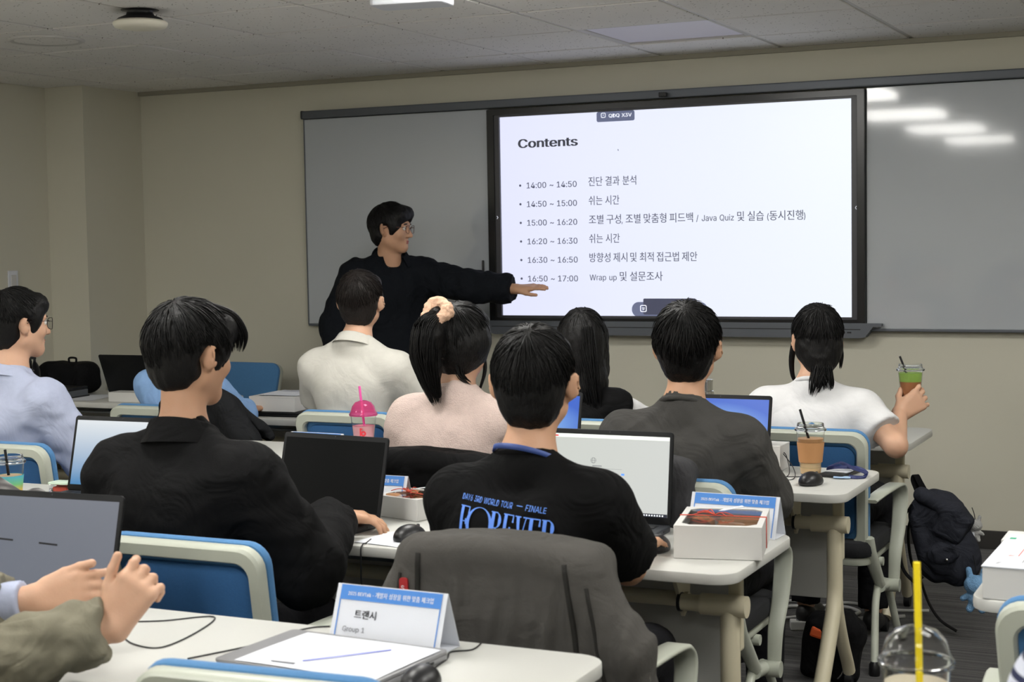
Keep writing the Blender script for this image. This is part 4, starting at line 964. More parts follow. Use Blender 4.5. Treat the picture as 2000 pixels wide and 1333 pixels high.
# fourth row and across the aisle
OL = (-2.36, 1.93, 0); ol = lambda x, y, z: to_local(OL, 0, (x, y, z))
olv = person('person in an olive jacket, only forearms and clasped hands in view', OL, 0, T=1.35, sw=.185, top=C_OLIVE, top_name='jacket', seed=41, bulk=.008, loose=1.6, fold=(.010, 44), skin=SKIN_F, hairn=200,
    elbow=[ol(-2.44, 2.14, .80), ol(-2.055, 2.03, .775)], wrist=[ol(-2.088, 2.262, .848), ol(-1.847, 2.19, .832)], cuff=(.84, .93),
    hands=[dict(d=(.86, .30, .14), n=(.35, -.93, .25), curls=(30, 42, 50, 55), thumb=(20, -8), spread=.6, side=-1), dict(d=(.46, .30, .82), n=(.48, -.86, .20), curls=(48, 60, 68, 74), thumb=(30, 6), spread=1.3, side=-1)], fine_hands=(.0034, .0034), body_step=.0125, shirt_step=.0075)
_c = Field(); _a = olv['E'][0] + (olv['W'][0] - olv['E'][0]) * .80; _b = olv['E'][0] + (olv['W'][0] - olv['E'][0]) * .93; _u = (_b - _a) / np.linalg.norm(_b - _a); _c.cone(_a, _b + _u * .04, .040, .038, clip=[(_u, _b)])
_V, _F = _c.mesh(.005, post=folds(3, .0015, 60)); np_obj('shirt_cuff', _V, _F, C_LB, olv['root'])
person('person in a navy and white striped top at the lower right corner', (0.012, 1.96, 0), 0, T=1.345, sw=.185, drop=.02, top=C_STRIPE, seed=43, bulk=.012, loose=1.4, hairn=200)

# ------------------------------------------------------------------ lettering on the black T-shirt, lanyard
from mathutils.bvhtree import BVHTree
def back_print(info):
    sh = info['shirt']; root = info['root']; tree = BVHTree.FromPolygons([v.co[:] for v in sh.data.vertices], [tuple(p.vertices) for p in sh.data.polygons])
    ink = mat('print_periwinkle', srgb(92, 140, 232), .6, var=.12, vscale=60)
    def stick(name, V, F):
        out = []
        for v in V:
            h = tree.ray_cast(Vector((v[0], -.8, v[1])), Vector((0, 1, 0)))
            out.append((v[0], (h[0].y if h[0] else -.15) - .0035, v[1]))
        return mesh_obj(name, out, F, ink, root)
    sl = -.10; x0, z0 = -.112, .957
    def place(V, x, z): return [(x + v[0], z + v[1] + sl * (x + v[0] - x0)) for v in V]
    V, F = text_mesh('DAY6 3RD WORLD TOUR', .0165, .126, 0); stick('print_line', place(V, x0, z0), F)
    V, F = text_mesh('FINALE', .0165, .046, 0); stick('print_line', place(V, x0 + .158, z0 + .001), F)
    stick('print_dash', place([(0, 0), (.014, 0), (.014, .0015), (0, .0015)], x0 + .136, z0 + .007), [(0, 1, 2, 3)])
    # display serif capitals, drawn stroke by stroke: thick stems, hairlines, wedge serifs
    def bar(xa, ya, xb, yb, wa, wb): return [(xa - wa / 2, ya), (xa + wa / 2, ya), (xb + wb / 2, yb), (xb - wb / 2, yb)]
    def split(q4, n=8):
        a, b, c, d = [np.array(p) for p in q4]; v = []; f = []
        for k in range(n + 1): v += [tuple(a + (d - a) * k / n), tuple(b + (c - b) * k / n)]
        for k in range(n): f.append((2 * k, 2 * k + 1, 2 * k + 3, 2 * k + 2))
        return v, f
    h = .062; st = .0075; hl = .002; glyph = {}
    serif = lambda x, y: [(x - .007, y - hl / 2), (x + .007, y - hl / 2), (x + .007, y + hl / 2), (x - .007, y + hl / 2)]
    hz = lambda xa, xb, y: [(xa, y - hl / 2), (xb, y - hl / 2), (xb, y + hl / 2), (xa, y + hl / 2)]
    tick = lambda x, y, d: [(x - hl / 2, y), (x + hl / 2, y), (x + hl / 2 + .001, y + d), (x - hl / 2 - .001, y + d)]
    glyph['F'] = (.027, [bar(.006, 0, .006, h, st, st), serif(.006, 0), hz(0, .025, h), hz(.006, .019, h * .52), tick(.024, h, -.014), tick(.018, h * .52 - .006, .012)])
    glyph['E'] = (.028, [bar(.006, 0, .006, h, st, st), hz(0, .025, h), hz(0, .026, 0), hz(.006, .019, h * .52), tick(.024, h, -.014), tick(.025, 0, .014), tick(.018, h * .52 - .006, .012)])
    glyph['V'] = (.032, [bar(.007, h, .016, 0, st, .003), bar(.026, h, .016, 0, hl, .002), serif(.007, h), serif(.026, h)])
    glyph['R'] = (.030, [bar(.006, 0, .006, h, st, st), serif(.006, 0), hz(0, .016, h), hz(.006, .016, h * .5), bar(.014, h * .5, .026, 0, .004, .007)])
    def arc(cx, cy, rx, ry, a0, a1, tmin, tmax, n=22):
        v = []; f = []
        for k in range(n + 1):
            a = math.radians(a0 + (a1 - a0) * k / n); t = tmin + (tmax - tmin) * abs(math.cos(a)) ** 1.5
            v += [(cx + rx * math.cos(a), cy + ry * math.sin(a)), (cx + (rx - t) * math.cos(a), cy + (ry - t * .6) * math.sin(a))]
        for k in range(n): f.append((2 * k, 2 * k + 2, 2 * k + 3, 2 * k + 1))
        return v, f
    x = x0 + .002; zb = z0 - .012 - h
    for ch in 'FOREVER':
        if ch == 'O':
            v, f = arc(.031, h * .5, .033, h * .56, 0, 360, .0015, .0085, 40); stick('print_letter', place(v, x - .006, zb), f); x += .052; continue
        w, strokes = glyph[ch]; vs = []; fs = []
        for q in strokes: v, f = split(q); fs += [tuple(i + len(vs) for i in p) for p in f]; vs += v
        if ch == 'R': v, f = arc(.013, h * .75, .013, h * .25, -90, 90, .0015, .0075, 14); fs += [tuple(i + len(vs) for i in q) for q in f]; vs += v
        stick('print_letter', place(vs, x, zb), fs); x += w
back_print(fv)
def lanyard(info):
    nb = info['nb']; pts = []
    for k in range(33):
        a = 2 * PI * k / 32; pts.append(nb + np.array((math.cos(a) * .074, math.sin(a) * .070 - .002, .027 - .030 * math.sin(a) - .006 * math.cos(a))))
    vs = []; fs = []
    for k, p in enumerate(pts[:-1]):
        o = np.array((p[0] - nb[0], p[1] - nb[1], 0)); o /= np.linalg.norm(o); vs += [p + (0, 0, -.006) + o * .003, p + (0, 0, .006), p + (0, 0, .006) - o * .002, p + (0, 0, -.006) + o * .001]
    for k in range(32):
        for j in range(4): a = k * 4; b = ((k + 1) % 32) * 4; fs.append((a + j, b + j, b + (j + 1) % 4, a + (j + 1) % 4))
    return mesh_obj('lanyard', vs, fs, mat('lanyard_blue', srgb(56, 78, 140), .5, var=.5, vscale=25), info['root'], True)
lanyard(fv)

# ------------------------------------------------------------------ laptops
def screen_mat(name, c0, c1, power, axis='Y', spot=None):
    m = bpy.data.materials.new(name); m.use_nodes = True; nt = m.node_tree; N = nt.nodes; L = nt.links; b = N['Principled BSDF']
    b.inputs['Base Color'].default_value = (.015, .015, .018, 1); b.inputs['Roughness'].default_value = .3
    tc = N.new('ShaderNodeTexCoord'); cr = N.new('ShaderNodeValToRGB'); cr.color_ramp.elements[0].color = (*c0, 1); cr.color_ramp.elements[1].color = (*c1, 1)
    if spot:
        gr = N.new('ShaderNodeTexGradient'); gr.gradient_type = 'SPHERICAL'; mp = N.new('ShaderNodeMapping'); mp.inputs['Location'].default_value = (-spot[0] * spot[2], -.5 * spot[2], -spot[1] * spot[2]); mp.inputs['Scale'].default_value = (spot[2],) * 3
        L.new(tc.outputs['Generated'], mp.inputs['Vector']); L.new(mp.outputs['Vector'], gr.inputs['Vector']); L.new(gr.outputs['Fac'], cr.inputs['Fac'])
    else:
        sp = N.new('ShaderNodeSeparateXYZ'); L.new(tc.outputs['Generated'], sp.inputs[0]); L.new(sp.outputs[axis], cr.inputs['Fac'])
    L.new(cr.outputs['Color'], b.inputs['Emission Color']); b.inputs['Emission Strength'].default_value = power; return m
SC_WHITE = screen_mat('screen_page', srgb(226, 230, 222), srgb(230, 233, 228), .80, 'X')
SC_BLUE = screen_mat('screen_blue', srgb(36, 96, 208), srgb(150, 205, 255), .9, spot=(.45, .45, 1.5))
SC_SKY = screen_mat('screen_sky', srgb(70, 140, 195), srgb(236, 242, 246), .85, 'Z')
SC_DIM = screen_mat('screen_dim', srgb(128, 136, 152), srgb(138, 144, 158), .55, 'X')
SC_OFF = mat('screen_off', srgb(8, 9, 10), .55, var=.1, spec=.12)
LID = mat('laptop_lid_black', srgb(15, 16, 18), .5, var=.05, spec=.25); BASE = mat('laptop_base', srgb(48, 50, 54), .45, var=.05)
KEY = mat('laptop_key', srgb(24, 25, 27), .5, var=.05)
def laptop(label, x, y, rz, w, h, tilt, scr, page=None, off=(0, 0)):
    """hinge line at the origin, keyboard towards -y, lid leaning back by tilt degrees"""
    t = thing('laptop', label, 'laptop', (x, y, DESK_Z + .001), math.radians(rz), None); d = .235
    MB().prism(rrect(w, d, .012, 4), .017, .003, Matrix.Translation((0, -d / 2 + .005, 0))).build('base', BASE, t, True, 40)
    kb = MB().box((0, -.075, .0172), (w * .86, .105, .001)).build('keyboard', KEY, t)
    for r in range(5):
        for c in range(14):
            if 0: pass
    k0 = MB().box((0, 0, .0009), (w * .052, .0165, .0018), .0004, seg=1)
    for r in range(5):
        for c in range(14):
            xx = (c - 6.5) * w * .0605 + (r % 2) * .004; o = (k0.build('key', KEY, kb) if r == 0 and c == 0 else None)
            if o is None: o = first.copy(); link(o, kb)
            else: first = o
            o.location = (xx, -.034 - r * .0205, .0177)
    MB().box((0, -.178, .0173), (.105, .065, .0008), .0003).build('touchpad', KEY, t)
    M = Matrix.Translation((0, .0, .016)) @ Matrix.Rotation(math.radians(-tilt), 4, 'X') @ frame((0, 0, 0), (1, 0, 0), (0, 0, 1))
    MB().prism([(p[0], p[1] + h / 2) for p in rrect(w, h, .01, 4)], .007, .002, M @ Matrix.Translation((0, 0, -.004))).build('lid', LID, t, True, 40)
    MB().tube([(-w * .42, .002, .012), (w * .42, .002, .012)], .007, 10).build('hinge', BASE, t, True)
    sw_, sh_ = w - .020, h - .034
    s_ = MB().add([M @ Vector(p) for p in ((-sw_ / 2, .020, .0034), (sw_ / 2, .020, .0034), (sw_ / 2, .020 + sh_, .0034), (-sw_ / 2, .020 + sh_, .0034))], [(0, 1, 2, 3)]).build('screen', scr, t)
    MB().tube([M @ Vector((0, h - .006, .0035)), M @ Vector((0, h - .006, .0042))], .002, 8).build('webcam', P_DARK, t)
    def flat_(pts, m_, nm='screen_mark', dz=.0040): return MB().add([M @ Vector((p[0], p[1], dz)) for p in pts], [tuple(range(len(pts)))]).build(nm, m_, s_)
    if page == 'web':
        flat_([(-sw_ / 2, .020), (sw_ / 2, .020), (sw_ / 2, .029), (-sw_ / 2, .029)], SCR_BAR, 'task_bar'); top_ = .020 + sh_
        flat_([(-sw_ / 2, top_ - .010), (sw_ / 2, top_ - .010), (sw_ / 2, top_), (-sw_ / 2, top_)], SCR_TAB, 'tab_bar'); flat_([(-sw_ / 2 + .002, top_ - .008), (-sw_ / 2 + .022, top_ - .008), (-sw_ / 2 + .022, top_ - .004), (-sw_ / 2 + .002, top_ - .004)], SCR_RED, 'page_logo', .0044)
        g = MB()
        for rx in (1.0, .45): g.tube([M @ Vector((-.045 + .0075 * rx * math.cos(a), .165 + .0075 * math.sin(a), .0045)) for a in np.linspace(0, 2 * PI, 20, endpoint=False)], .0006, 4, closed=True)
        g.tube([M @ Vector((-.0525, .165, .0045)), M @ Vector((-.0375, .165, .0045))], .0006, 4); g.build('globe_icon', SCR_INK, s_)
        flat_([(-.048, .149), (-.020, .149), (-.020, .1515), (-.048, .1515)], SCR_INK, 'page_line'); flat_([(-.048, .143), (.04, .143), (.04, .1436), (-.048, .1436)], SCR_INK, 'page_line')
        flat_([(.038, .127), (.047, .127), (.047, .1325), (.038, .1325)], SCR_BTN, 'page_button')
        for k in range(9): flat_([(sw_ / 2 - .075 + k * .0075, .0225), (sw_ / 2 - .071 + k * .0075, .0225), (sw_ / 2 - .071 + k * .0075, .0265), (sw_ / 2 - .075 + k * .0075, .0265)], SCR_WHT, 'tray_icon', .0044)
    if page == 'desktop':
        flat_([(-sw_ / 2, .020), (sw_ / 2, .020), (sw_ / 2, .028), (-sw_ / 2, .028)], SCR_BAR, 'task_bar')
        for k in range(6): flat_([(sw_ / 2 - .052 + k * .008, .0222), (sw_ / 2 - .047 + k * .008, .0222), (sw_ / 2 - .047 + k * .008, .0258), (sw_ / 2 - .052 + k * .008, .0258)], SCR_WHT, 'tray_icon', .0044)
    if page == 'lines':
        for k, (a, b) in enumerate(((-.15, -.09), (-.02, .03))): flat_([(a, .135 - k * .004), (b, .133 - k * .004), (b, .137 - k * .004), (a, .139 - k * .004)], P_PRINT_BLACK, 'page_line')
    for s in (-1, 1): MB().box((s * w / 2, -.05, .009), (.002, .014, .005)).build('port', P_BLACK, t)
    return t
SCR_BAR = mat('taskbar_glow', srgb(24, 28, 40), .5, emit=srgb(30, 34, 48), estr=.6); SCR_TAB = mat('tabbar_glow', srgb(200, 204, 200), .5, emit=srgb(206, 210, 206), estr=.75)
SCR_RED = mat('logo_glow', srgb(190, 60, 60), .5, emit=srgb(190, 60, 60), estr=.7); SCR_INK = mat('ink_glow', srgb(110, 112, 116), .5, emit=srgb(110, 112, 116), estr=.6)
SCR_BTN = mat('button_glow', srgb(80, 130, 220), .5, emit=srgb(80, 130, 220), estr=.75); SCR_WHT = mat('icon_glow', srgb(220, 225, 230), .5, emit=srgb(220, 225, 230), estr=.7)
laptop('open laptop with a dark black screen in front of the black-jacketed man', -2.355, 3.715, -6, .372, .233, 14, SC_OFF)
laptop('open laptop showing a white web page, in front of the lettered T-shirt', -1.580, 3.912, 0, .368, .250, 8, SC_WHITE, 'web')
laptop('open laptop with a bright blue desktop beside the iced latte', -1.630, 5.035, 0, .362, .240, 13, SC_BLUE, 'desktop')
laptop('blue-screen laptop half hidden by the head of the lettered-shirt man', -2.315, 5.02, 2, .360, .235, 14, SC_BLUE, 'desktop')
laptop('open laptop with a pale sky-blue screen at the far left table', -3.215, 3.845, 2, .370, .240, 14, SC_SKY)
laptop('laptop with a dim grey screen behind the olive-sleeved hands', -2.355, 2.56, 3, .375, .245, 14, SC_DIM, 'lines')
laptop('black laptop seen from behind its lid on the corner table', -5.25, 6.50, 182, .380, .230, 22, SC_OFF)
def closed_laptop(label, x, y, rz, w, d, m):
    t = thing('laptop', label, 'laptop', (x, y, DESK_Z + .001), math.radians(rz))
    MB().prism(rrect(w, d, .012, 4), .012, .003).build('base', m, t, True, 40)
    MB().prism(rrect(w, d, .012, 4), .007, .002, Matrix.Translation((0, 0, .0125))).build('lid', m, t, True, 40)
    for k, yy in enumerate((.03, .06, -.02)): MB().box((w / 2, yy, .007), (.002, .014 if k < 2 else .008, .005)).build('port', P_BLACK, t)
    MB().box((w / 2, .0, .007), (.002, .012, .005)).build('port', mat('usb_orange', srgb(214, 90, 60), .5, var=.02), t)
    return t
closed_laptop('closed grey laptop under white papers on the nearest table', -1.545, 2.445, -4, .365, .245, mat('laptop_grey', srgb(140, 140, 142), .45, metal=.1, var=.05))
closed_laptop('closed black laptop under the paper-topped white box', -4.07, 6.06, 4, .34, .24, LID)

# ------------------------------------------------------------------ paper, cards, boxes
def sheet(label, x, y, z, rz, w, d, lines=0, group=None, marks=None):
    t = thing('paper_sheet', label, 'paper', (x, y, z), math.radians(rz), group)
    n = 6; vs = []; fs = []
    for i in range(n + 1):
        for j in range(n + 1): u, v = i / n - .5, j / n - .5; vs.append((u * w, v * d, .0012 + .0012 * math.sin(3 * u + 2 * v) ** 2))
    top = len(vs); vs += [(p[0], p[1], p[2] - .0008) for p in vs]; q = lambda i, j: i * (n + 1) + j
    for i in range(n):
        for j in range(n): fs.append((q(i, j), q(i + 1, j), q(i + 1, j + 1), q(i, j + 1))); fs.append((top + q(i, j), top + q(i, j + 1), top + q(i + 1, j + 1), top + q(i + 1, j)))
    mesh_obj('page', vs, fs, P_PAPER, t, True)
    for k in range(lines): MB().box((-.02 * (k % 2), d * .38 - k * .014, .0034), (w * .7, .002, .0004)).build('printed_line', P_PRINT_GREY, t)
    for (mx, my, mw, md, rot, mm) in (marks or []): MB().box((mx, my, .0036), (mw, md, .0004), rot=(0, 0, math.radians(rot))).build('printed_mark', mm, t)
    return t
BLUEPEN = mat('print_indigo', srgb(112, 122, 214), .7, var=.03)
sheet('white handout with a slanting blue rule on the closed grey laptop', -1.525, 2.437, DESK_Z + .0205, -4, .31, .225, 0, None, [(.02, .0, .17, .005, 52, BLUEPEN), (-.06, -.09, .05, .006, 4, P_PRINT_GREY)])
sheet('handout under the mouse left of the lettered T-shirt', -2.01, 3.555, DESK_Z, -8, .21, .17, 0, None, [(.01, .02, .09, .0025, 0, BLUEPEN)])
sheet('printed sheet beside the rainbow cup with a blue stamp', -3.28, 3.67, DESK_Z, 4, .24, .19, 3, None, [(-.07, -.06, .04, .02, 0, P_PRINT_BLUE)])
sheet('papers lying on top of the white box at the front table', -4.055, 6.12, DESK_Z + .0925, 6, .21, .25, 5)
sheet('paper on the corner table beside the backpack', -5.52, 6.42, DESK_Z, 12, .21, .297, 0)
def name_card(label, x, y, rz, w=.245, h=.105, name=None, sub=None, head=True):
    t = thing('name_card', label, 'name card', (x, y, DESK_Z + .001), math.radians(rz)); s = .042
    th = math.atan2(s, h); th_ = .0009
    for k, sg in ((0, -1), (1, 1)):
        a, b = Vector((0, sg * s, 0)), Vector((0, 0, h)); n = Vector((0, sg * h, s)).normalized() * th_; vs = []
        for xx in (-w / 2, w / 2): vs += [Vector((xx, a.y, a.z)), Vector((xx, b.y, b.z)), Vector((xx, b.y, b.z)) + n, Vector((xx, a.y, a.z)) + n]
        MB().add(vs, [(0, 1, 2, 3), (7, 6, 5, 4), (0, 4, 5, 1), (1, 5, 6, 2), (2, 6, 7, 3), (3, 7, 4, 0)]).build('face', P_PAPER, t)
    MB().box((0, s * .1, .001), (w, s * 1.7, .0008)).build('foot_flap', P_PAPER, t)
    L = math.hypot(s, h); M = frame((-w / 2, -s - .0012, 0), (1, 0, 0), (0, s, h)); M = M @ Matrix.Translation((0, 0, .0012))
    bx = lambda x0, y0, x1, y1, m_, nm, dz=0: MB().add([M @ Vector((x0, y0, dz)), M @ Vector((x1, y0, dz)), M @ Vector((x1, y1, dz)), M @ Vector((x0, y1, dz))], [(0, 1, 2, 3)]).build(nm, m_, t)
    bx(.010, L - .030, w - .010, L - .001, P_PRINT_BLUE, 'title_band')
    for xx in (.010, w - .0125): bx(xx, .004, xx + .0025, L - .03, P_PRINT_BLUE, 'border_line')
    put_text('title_text', '2025 DEVTalk - 개발자 성장을 위한 맞춤 체크업', M @ Matrix.Translation((.028, L - .021, .0006)), P_PRINT_WHITE, t, .0098, w - .056, .02)
    if name: put_text('name_text', name[0], M @ Matrix.Translation((name[1], name[2], .0006)), P_PRINT_BLACK, t, name[3], None, .02)
    if sub: put_text('group_text', sub[0], M @ Matrix.Translation((sub[1], sub[2], .0006)), P_PRINT_GREY, t, sub[3], None, .01)
    return t
name_card('folded name card reading Group 1 on the nearest table', -1.505, 2.608, -2, .25, .112, ('트랜시', .050, .056, .015), ('Group 1', .028, .028, .014))
name_card('folded name card behind the big gift box', -1.225, 3.945, -3, .245, .105)
name_card('folded name card with one large black syllable, beside the dark laptop', -2.335, 3.935, 2, .245, .105, ('석', .198, .025, .026))
name_card('name card showing only its blue top above the dark laptop', -3.155, 4.93, -2, .235, .080)

def gift_box(label, x, y, rz, w, d, h, window=True, tag_=True, z=None):
    t = thing('gift_box', label, 'box', (x, y, (DESK_Z if z is None else z) + .001), math.radians(rz))
    wl = .004
    for sx, sy, bw, bd in ((0, -1, w, wl), (0, 1, w, wl), (-1, 0, wl, d - 2 * wl), (1, 0, wl, d - 2 * wl)):
        MB().box((sx * (w - wl) / 2, sy * (d - wl) / 2, h / 2), (bw, bd, h), .0008, seg=1).build('side_wall', P_BOX, t)
    MB().box((0, 0, .002), (w - .002, d - .002, .004)).build('bottom', P_BOX, t)
    if not window:
        MB().box((0, 0, h - .002), (w + .001, d + .001, .006), .001, seg=1).build('lid', P_BOX, t); return t
    o = [(w / 2, d / 2), (-w / 2, d / 2), (-w / 2, -d / 2), (w / 2, -d / 2)]
    oct_ = lambda w_, d_, c: [(w_ / 2, d_ / 2 - c), (w_ / 2 - c, d_ / 2), (-w_ / 2 + c, d_ / 2), (-w_ / 2, d_ / 2 - c), (-w_ / 2, -d_ / 2 + c), (-w_ / 2 + c, -d_ / 2), (w_ / 2 - c, -d_ / 2), (w_ / 2, -d_ / 2 + c)]
    MB().ring(oct_(w, d, .002), oct_(w * .86, d * .86, .022), .002, Matrix.Translation((0, 0, h - .001))).build('lid', P_BOX, t)
    MB().prism(oct_(w * .87, d * .87, .02), .0006, 0, Matrix.Translation((0, 0, h - .0012))).build('window', P_CLEAR, t)
    KR = mat('biscuit_brown', srgb(168, 122, 84), .8, var=.2, vscale=60, bump=.3, bscale=120); KD = mat('chocolate_brown', srgb(92, 62, 46), .7, var=.2, vscale=60)
    for k in range(5): MB().box((w * .18, -d * .32 + k * d * .16, h * .55), (w * .5, d * .14, h * .5), .006).build('biscuit', KR, t)
    for k in range(3): MB().lathe([(.0001, 0), (.030, .0), (.034, .01), (.032, .03), (.02, .04), (.0001, .042)], 16, (-w * .28, -d * .26 + k * d * .26, h * .35)).build('muffin', KD if k % 2 else KR, t, True)
    tw = MB(); z1 = h + .0025; yy = d * .02
    tw.tube([(-w / 2 - .001, yy, .004), (-w / 2 - .001, yy, z1), (0, yy, z1), (w / 2 + .001, yy - .006, z1), (w / 2 + .001, yy - .006, .004)], .0013, 6)
    tw.tube([(-w / 2 - .0014, yy + .004, .004), (-w / 2 - .0014, yy + .004, z1), (0, yy + .002, z1), (w / 2 + .0014, yy - .002, z1), (w / 2 + .0014, yy - .002, .004)], .0012, 6); st_ = tw.build('twine', P_RED, t, True)
    for k, (a, l) in enumerate(((150, .055), (115, .06), (200, .06), (-15, .05), (-40, .04), (175, .045))):
        c, s_ = math.cos(math.radians(a)), math.sin(math.radians(a)); MB().tube(spline([(-.02, yy, z1 + .002), (-.02 + c * l * .5, yy + s_ * l * .5, z1 + .010), (-.02 + c * l, yy + s_ * l, z1 + .003)], 5), .0013, 6).build('bow_loop', P_RED, st_, True)
    if tag_:
        MB().prism([(0, 0), (.012, -.010), (.065, -.010), (.065, .010), (.012, .010)], .0008, 0, Matrix.Translation((-.012, yy + .012, z1 + .010)) @ Matrix.Rotation(math.radians(22), 4, 'Z') @ Matrix.Rotation(math.radians(-8), 4, 'Y')).build('gift_tag', P_PAPER, t)
        put_text('tag_text', 'Thank you', Matrix.Translation((-.012, yy + .012, z1 + .0115)) @ Matrix.Rotation(math.radians(22), 4, 'Z') @ Matrix.Rotation(math.radians(-8), 4, 'Y') @ Matrix.Translation((.020, -.003, 0)), P_PRINT_GREY, t, .0055, .034)
    return t
gift_box('white gift box with window lid, red twine and tag, beside the web-page laptop', -1.197, 3.745, 12, .215, .275, .080)
gift_box('smaller white gift box with red twine beside the dark laptop', -2.175, 3.905, -16, .170, .150, .060)
gift_box('plain white box with papers on it at the front table', -4.07, 6.10, 5, .235, .280, .068, False, z=DESK_Z + .021)
gift_box('small white box beside the black laptop on the corner table', -5.165, 6.33, 3, .21, .10, .048, False)
gift_box('white box tucked behind the blue desktop laptop', -1.475, 5.115, 0, .12, .12, .085, False)
gift_box('tiny white box on the left table near the pale blue sleeve', -3.99, 5.08, 4, .09, .06, .035, False)
ct = thing('carton', 'large white labelled carton on the table across the aisle', 'carton', (-.335, 3.605, DESK_Z + .001), math.radians(-1))
MB().box((0, 0, .035), (.35, .385, .070), .002, seg=1).build('body', P_BOX, ct)
MB().box((0, 0, .0715), (.354, .389, .004), .001, seg=1).build('lid', P_PAPER, ct)
for (x, y, w, d, m_) in ((-.160, .135, .014, .018, mat('print_green', srgb(40, 160, 120), .6, var=.02)), (-.118, .03, .002, .20, P_RED), (-.09, .13, .06, .002, P_RED)):
    MB().box((x, y, .0738), (w, d, .0004)).build('printed_mark', m_, ct)
for k in range(4): MB().box((-.105 + k * .012, .09, .0738), (.002, .11 - .01 * k, .0004)).build('printed_line', P_PRINT_GREY, ct)
for k in range(3): MB().box((-.100 + k * .01, -.115, .0738), (.002, .05, .0004)).build('printed_line', P_PRINT_GREY, ct)
put_text('printed_text', 'N.', Matrix.Translation((-.128, -.075, .0738)) @ Matrix.Rotation(math.radians(80), 4, 'Z'), P_RED, ct, .018)
put_text('printed_text', 'Hello', Matrix.Translation((-.146, -.17, .0738)) @ Matrix.Rotation(math.radians(80), 4, 'Z'), P_PRINT_GREY, ct, .012)
c2 = thing('carton', 'small white carton with an orange stripe behind the labelled one', 'carton', (-.475, 3.875, DESK_Z + .001), 0)
MB().box((0, 0, .028), (.11, .12, .056), .002, seg=1).build('body', P_BOX, c2); MB().box((0, -.0, .03), (.1115, .1215, .004)).build('stripe', P_RED, c2)

# ------------------------------------------------------------------ mice, cups, small things
def mouse(label, x, y, rz):
    t = thing('computer_mouse', label, 'mouse', (x, y, DESK_Z + .001), math.radians(rz), 'black computer mice')
    f_ = Field(); f_.ell((0, 0, .006), (.031, .056, .030), k=.01).ell((0, -.012, .010), (.029, .040, .027), k=.02).plane((0, 0, -1), (0, 0, .0)); V, F = f_.mesh(.0045); np_obj('shell', V, F, P_BLACK, t)
    MB().tube([(-.0025, .034, .030), (.0025, .034, .030)], .006, 10).build('wheel', P_DARK, t, True); return t
mouse('black mouse on the handout left of the lettered T-shirt', -2.005, 3.575, -8); mouse('black mouse between the bare elbow and the big gift box', -1.345, 3.665, 4)
mouse('black mouse on the table below the iced latte', -1.250, 4.83, -12); mouse('black mouse at the bottom edge beside the grey laptop', -1.315, 2.375, 10)
def cable(label, pts, r=.0016, m_=None, z=DESK_Z, group=None):
    P = spline([(p[0], p[1], (p[2] if len(p) > 2 else z + r + .0005)) for p in pts], 7); o = MB().tube(P, r, 6).build('cable', m_ or P_BLACK, None, True); return tag(o, label, 'cable', group)
cable('thin black cable looping across the nearest table by the olive cuff', [(-2.06, 2.47), (-1.99, 2.42), (-1.92, 2.42), (-1.93, 2.55), (-1.975, 2.665), (-2.05, 2.60), (-2.10, 2.57)])
cable('black cable running to the grey laptop from the table edge', [(-1.82, 2.37), (-1.76, 2.50), (-1.745, 2.57), (-1.70, 2.555), (-1.745, 2.60), (-1.73, 2.66), (-1.70, 2.685)])
cable('black cable curling right of the name card on the nearest table', [(-1.35, 2.68), (-1.345, 2.63), (-1.375, 2.60), (-1.358, 2.55), (-1.348, 2.47), (-1.33, 2.43)])
cable('black mouse cable looping around the iced latte', [(-1.250, 4.89), (-1.27, 4.97), (-1.35, 4.95), (-1.43, 4.92), (-1.40, 4.88), (-1.33, 4.90), (-1.36, 5.02, DESK_Z + .02), (-1.42, 5.10, DESK_Z + .06), (-1.40, 5.08, DESK_Z + .05), (-1.36, 4.96, DESK_Z + .006), (-1.40, 4.90), (-1.44, 4.89)])
cable('black mouse cable on the handout', [(-1.995, 3.635), (-1.975, 3.69), (-1.93, 3.70), (-1.88, 3.69), (-1.83, 3.72)])
cable('thin black cable at the table edge under the typing hand', [(-2.10, 3.53), (-2.085, 3.48), (-2.08, 3.452), (-2.078, 3.44, .70), (-2.075, 3.44, .50), (-2.06, 3.45, .36)], .002)
cable('black charger cable on the left table behind the laptop', [(-3.52, 3.62), (-3.46, 3.74), (-3.41, 3.78), (-3.36, 3.80)])

